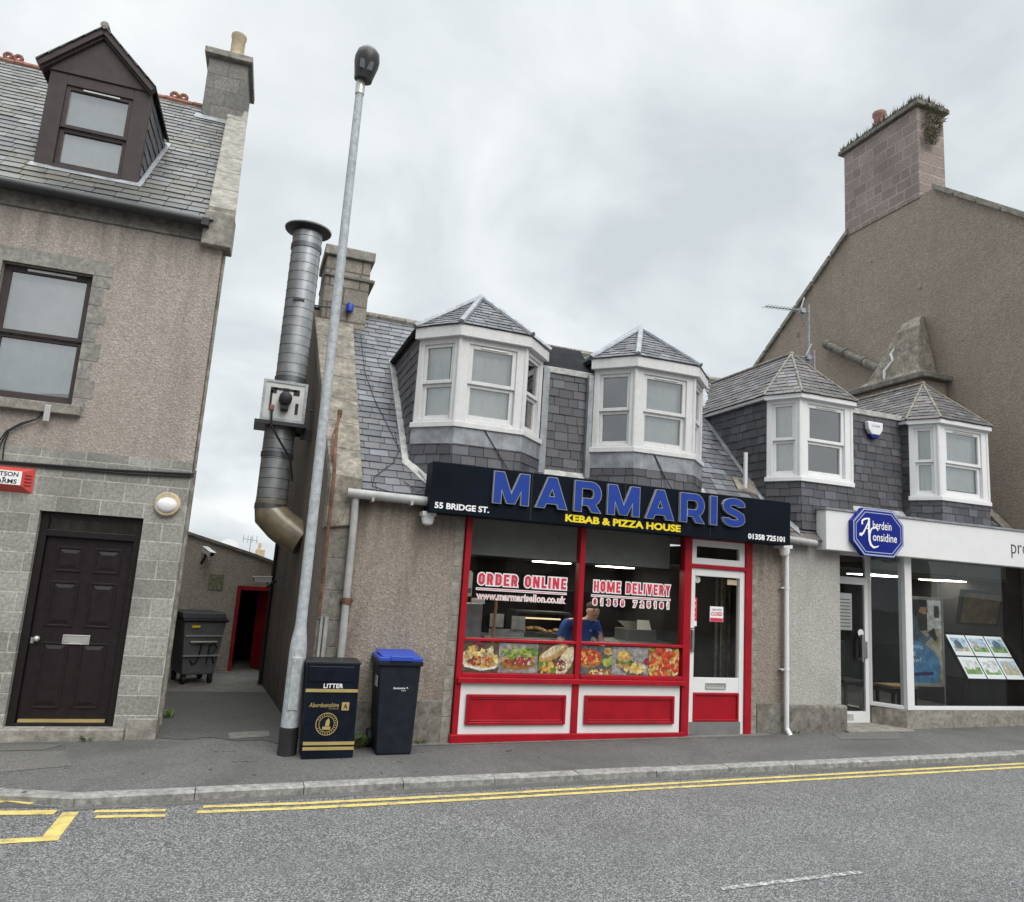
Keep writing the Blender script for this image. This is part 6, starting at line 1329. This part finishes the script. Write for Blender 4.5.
# ------------------------------------------------------------------ tall brown gable behind the agency
BG = thing('gable_house', (15.5, 2.0, 0), 'tall building whose big brown roughcast gable rises behind the agency roof', 'building')
b = MB(); b.prism([(XG + .02, -.6, -.2), (XG + .02, -.6, 8.35), (XG + .02, 1.7, 10.25), (XG + .02, 3.95, 10.28), (XG + .02, 7.6, 7.55), (XG + .02, 7.6, -.2)], (8, 0, 0)); part('gable_wall', b, 'harl_brown', BG)
b = MB()
def cope(y0, z0, y1, z1, n_):
    for i in range(n_):
        ya_, yb_ = y0 + (y1 - y0) * i / n_, y0 + (y1 - y0) * ((i + 1) / n_ - .012); za_, zb_ = z0 + (z1 - z0) * i / n_, z0 + (z1 - z0) * ((i + 1) / n_ - .012)
        b.add([(XG - .05, ya_, za_), (XG + .38, ya_, za_), (XG + .38, yb_, zb_), (XG - .05, yb_, zb_), (XG - .05, ya_, za_ + .13), (XG + .38, ya_, za_ + .13), (XG + .38, yb_, zb_ + .13), (XG - .05, yb_, zb_ + .13)], [(0, 3, 2, 1), (4, 5, 6, 7), (0, 1, 5, 4), (1, 2, 6, 5), (2, 3, 7, 6), (3, 0, 4, 7)])
cope(-.62, 8.33, 1.72, 10.25, 5); part('skew_coping', b, 'stone', BG, bevel=.01); b = MB(); cope(3.95, 10.24, 7.4, 7.68, 6); b.box(XG - .05, XG + .4, 7.4, 7.85, 7.4, 7.7)
part('skew_coping', b, 'stone', BG, bevel=.01)
b = MB(); b.poly([(XG + .36, -.6, 8.3), (20.3, -.6, 8.3), (20.3, 2.8, 11.0), (XG + .36, 2.8, 11.0)]); b.poly([(XG + .36, 2.8, 11.0), (20.3, 2.8, 11.0), (20.3, 7.6, 7.4), (XG + .36, 7.6, 7.4)]); 
b = MB(); b.prism([(XG + .36, -.7, 8.25), (XG + .36, 1.8, 10.2), (XG + .36, 3.9, 10.2), (XG + .36, 7.7, 7.5)], (7.6, 0, 0)); part('roof', b, 'slate_right', BG)
b = MB(); b.box(XG + .0, XG + .75, 2.02, 4.05, 10.2, 12.3); ch_ = part('chimney', b, 'pinkstone', BG, bevel=.015, label='broad pink sandstone chimney overgrown with grass')
b = MB(); b.box(XG - .08, XG + .84, 1.93, 4.16, 12.3, 12.40); b.box(XG - .03, XG + .79, 1.98, 4.11, 12.40, 12.47); part('chimney_cap', b, 'stone_dark', ch_, bevel=.015)
b = MB(); b.lathe((XG + .38, 3.35, 12.45), [(.15, 0), (.13, .1), (.12, .50), (.15, .54), (.15, .62), (.11, .62)], 16); part('chimney_pot', b, 'pot_pink', ch_, True)
b = MB(); b.lathe((XG + .38, 3.85, 12.45), [(.14, 0), (.12, .06), (.1, .1)], 14); part('pot_stub', b, 'terracotta', ch_, True)
gr = MB(); rr = random.Random(11)
for i in range(2200):
    t = rr.random()
    if t < .45: o = Vector((XG - .05 + rr.random() * .85, 1.95 + abs(rr.gauss(0, .55)), 12.44))
    elif t < .6: o = Vector((XG - .05, 1.95 + rr.random() * 2.15, 12.42))
    else:
        q_ = rr.random(); o = Vector((XG + .1 + rr.random() * (.7 - .45 * q_) , 1.95 - rr.random() * .03, 12.38 - q_ * .95))
    a_ = rr.uniform(0, 6.28); h_ = rr.uniform(.03, .14); d_ = Vector((math.cos(a_), math.sin(a_) * .7 - .35, 0)) * h_ * .8; s_ = Vector((-math.sin(a_), math.cos(a_), 0)) * rr.choice((.004, .006, .01, .022))
    up_ = Z3 * h_ * (1 if t < .6 else rr.uniform(-.5, .6))
    gr.add([o - s_, o + s_, o + d_ + up_], [(0, 1, 2)])
tag(struct('chimney_grass', gr, 'grass_dry', 'stuff'), 'dry grass tufts growing over the top of the pink chimney', 'grass')
b = MB()
for (y, z, s) in ((2.1, 8.3, .09), (5.6, 8.3, .06), (1.2, 6.9, .03), (3.3, 9.3, .03)): b.prism([(XG + .012, y - s * .7, z - s), (XG + .012, y + s * .6, z - s * .8), (XG + .012, y + s * .7, z + s), (XG + .012, y - s * .5, z + s * .8)], (.02, 0, 0))
part('pale_patches', b, 'cement', BG)
# aerials on the agency ridge
def yagi(o, d_, L_, n_, label, mast):
    m_ = MB(); o = Vector(o); d_ = Vector(d_).normalized(); s_ = d_.cross(Z3).normalized()
    m_.tube([o, o + d_ * L_], .012, 6)
    for i in range(n_): p = o + d_ * (L_ * (.12 + .88 * i / (n_ - 1))); m_.tube([p - s_ * .1, p + s_ * .1], .006, 5)
    for sgn in (-1, 1): m_.tube([o + d_ * .05, o + d_ * -.12 + Z3 * .3 * sgn + s_ * .06], .012, 6)
    m_.box(o.x - .05, o.x + .05, o.y - .05, o.y + .05, o.z - .05, o.z + .04)
    m_.tube([(mast[0], mast[1], mast[2]), (mast[0], mast[1], mast[3])], .018, 8)
    m_.tube([o, Vector((mast[0], mast[1], o.z))], .012, 6)
    return solo('tv_aerial', m_, 'lead', (mast[0], mast[1], mast[2]), label, 'aerial')
yagi((9.70, 2.5, 7.40), (-1, -.1, -.13), .95, 11, 'upper television aerial in front of the brown gable, long arm pointing left', (9.86, 2.5, 5.7, 7.55))
yagi((9.78, 2.45, 6.45), (-1, .2, -.02), .45, 5, 'lower television aerial just above the ridge of the agency dormer', (9.90, 2.4, 5.6, 6.6))
b = MB(); b.box(9.55, 10.2, 3.3, 3.5, 5.6, 6.50); b.box(9.5, 10.25, 3.25, 3.55, 6.50, 6.56); solo('low_chimney', b, 'rubble', (9.87, 3.4, 5.6), 'low pale chimney block peeping over the agency dormer ridge', 'chimney', bevel=.02)

# ------------------------------------------------------------------ man behind the window
PX, PY = 4.40, .86
pr = thing('person', (PX, PY, -.02), 'man in a blue polo shirt looking down behind the takeaway window', 'person')
def skin_body(name, verts, edges, radii, mat, parent, root=0, sub=2):
    me = bpy.data.meshes.new(name); me.from_pydata(verts, edges, []); ob = bpy.data.objects.new(name + '_tmp', me); COL.objects.link(ob)
    sk = ob.modifiers.new('s', 'SKIN'); sk.use_smooth_shade = True
    for i, r_ in enumerate(radii):
        v_ = me.skin_vertices[0].data[i]; v_.radius = r_ if isinstance(r_, tuple) else (r_, r_); v_.use_root = (i == root)
    ss = ob.modifiers.new('u', 'SUBSURF'); ss.levels = sub; ss.render_levels = sub
    dg = bpy.context.evaluated_depsgraph_get(); dg.update(); m2 = bpy.data.meshes.new_from_object(ob.evaluated_get(dg)); bpy.data.objects.remove(ob)
    m2.materials.clear(); m2.materials.append(MT[mat]); m2.polygons.foreach_set('use_smooth', [True] * len(m2.polygons))
    m2.transform(ROOT[pr.name]); o = bpy.data.objects.new(name, m2); COL.objects.link(o); o.parent = parent; return o
hx = PX + .17   # leans a little to the right and forwards
V = [(PX, PY, .92), (PX + .02, PY - .03, 1.12), (PX + .05, PY - .08, 1.32), (hx - .04, PY - .11, 1.385), (hx - .005, PY - .15, 1.445), (hx + .005, PY - .17, 1.515), (hx + .005, PY - .165, 1.58),
     (PX - .17, PY - .07, 1.36), (PX - .27, PY - .10, 1.12), (PX - .22, PY - .30, .98), (PX - .17, PY - .38, .95),
     (PX + .25, PY - .10, 1.35), (PX + .33, PY - .14, 1.10), (PX + .27, PY - .34, .98), (PX + .22, PY - .42, .95),
     (PX - .10, PY, .85), (PX - .11, PY + .01, .45), (PX - .11, PY + .05, .06), (PX - .11, PY - .1, .02), (PX + .10, PY, .85), (PX + .11, PY + .01, .45), (PX + .11, PY + .05, .06), (PX + .11, PY - .1, .02)]
E_ = [(0, 1), (1, 2), (2, 3), (3, 4), (4, 5), (5, 6), (2, 7), (7, 8), (8, 9), (9, 10), (2, 11), (11, 12), (12, 13), (13, 14), (0, 15), (15, 16), (16, 17), (17, 18), (0, 19), (19, 20), (20, 21), (21, 22)]
RR = [(.165, .115), (.155, .11), (.165, .112), (.066, .062), (.068, .078), (.084, .096), (.078, .094), .07, .05, .04, .035, .07, .05, .04, .035, .085, .065, .045, .04, .085, .065, .045, .04]
body = skin_body('body', V, E_, RR, 'skin', pr)
hd = Vector((hx + .005, PY - .165, 1.535))
b = MB(); b.ball(hd + Vector((0, .03, .058)), .083, .09, .058, 14); hair = part('hair', b, 'hair', pr, True)
b = MB()
for sx in (-1, 1): b.ball(hd + Vector((sx * .032, -.090, .004)), .013, .010, .007, 8, 0); b.ball(hd + Vector((sx * .033, -.088, .024)), .021, .010, .005, 8, 0)
b.ball(hd + Vector((0, -.086, -.062)), .024, .010, .005, 8, 1); part('features', b, ['hair', 'food_meat'], pr, True)
b = MB(); b.ball(hd + Vector((0, -.098, -.024)), .014, .02, .022, 8)
for sx in (-1, 1): b.ball(hd + Vector((sx * .086, .01, -.01)), .012, .022, .03, 8)
part('nose_and_ears', b, 'skin', pr, True)
# polo shirt follows the torso and the upper arms
bm = bmesh.new(); bm.from_mesh(body.data); bm.normal_update()
def clothed(c):
    x, y, z = c.x, c.y, c.z - .02                # body mesh is local to the thing's base
    if z > 1.40 or z < .84: return False
    return abs(x - .02) < .19 or (z > 1.17 and y > -.17)
bmesh.ops.delete(bm, geom=[f for f in bm.faces if not clothed(f.calc_center_median())], context='FACES'); bm.normal_update()
for v in bm.verts: v.co += v.normal * .012
sme = bpy.data.meshes.new('polo_shirt'); bm.to_mesh(sme); bm.free(); sme.materials.clear(); sme.materials.append(MT['shirt'])
shirt = bpy.data.objects.new('polo_shirt', sme); COL.objects.link(shirt); shirt.parent = pr
cm = MB(); ring_ = [Vector((hx - .035 + .075 * math.cos(a * .5236), PY - .105 + .075 * math.sin(a * .5236), 1.392 + .012 * math.sin(a * .5236))) for a in range(13)]
cm.tube(ring_, .016, 8); part('collar', cm, 'shirt', shirt, True)
V3 = [(PX, PY, .90), (PX - .10, PY, .84), (PX - .11, PY + .01, .45), (PX - .11, PY + .05, .08), (PX + .10, PY, .84), (PX + .11, PY + .01, .45), (PX + .11, PY + .05, .08)]
skin_body('trousers', V3, [(0, 1), (1, 2), (2, 3), (0, 4), (4, 5), (5, 6)], [(.16, .125), .1, .08, .06, .1, .08, .06], 'trouser', pr)
b = MB()
for sx, hxv in ((-1, PX - .165), (1, PX + .215)):
    base_y = PY - .40
    for k in range(4): b.tube([(hxv - .027 + k * .018, base_y - .01, .955), (hxv - .03 + k * .02, base_y - .06, .95), (hxv - .03 + k * .02, base_y - .085 - (.01 if k in (1, 2) else 0), .925)], [.0095, .009, .007], 8)
    b.tube([(hxv - sx * -.03, base_y + .02, .95), (hxv + -sx * .055, base_y - .02, .945), (hxv - sx * .05, base_y - .05, .93)], [.011, .01, .008], 8); b.ball((hxv, base_y + .0, .95), .04, .045, .018, 10)
part('hands', b, 'skin', pr, True)
b = MB(); b.ball((PX + .13, PY - .205, 1.27), .018, .006, .018, 8); part('badge', b, 'lead_pale', pr, True)

# ------------------------------------------------------------------ terrace across the road (mirrored in the shop windows)
TR = thing('terrace_house', (4, -17, 0), 'plain roughcast terrace across the road, seen only mirrored in the shop windows', 'building')
b = MB(); b.box(-22, 30, -25, -17, -.4, 4.6); part('wall', b, 'harl_shop', TR)
b = MB(); b.prism([(-22, -25.2, 4.5), (-22, -16.8, 4.5), (-22, -21, 7.6)], (52, 0, 0)); part('roof', b, 'slate', TR)
for i in range(9):
    x = -19 + i * 5.4
    b = MB(); b.box(x, x + 1.1, -17.0, -16.96, 1.0, 2.6); part('window', b, 'room_dark', TR)
    b = MB(); b.box(x + 2.4, x + 3.4, -17.0, -16.95, 0, 2.2); part('door', b, 'door_brown', TR)
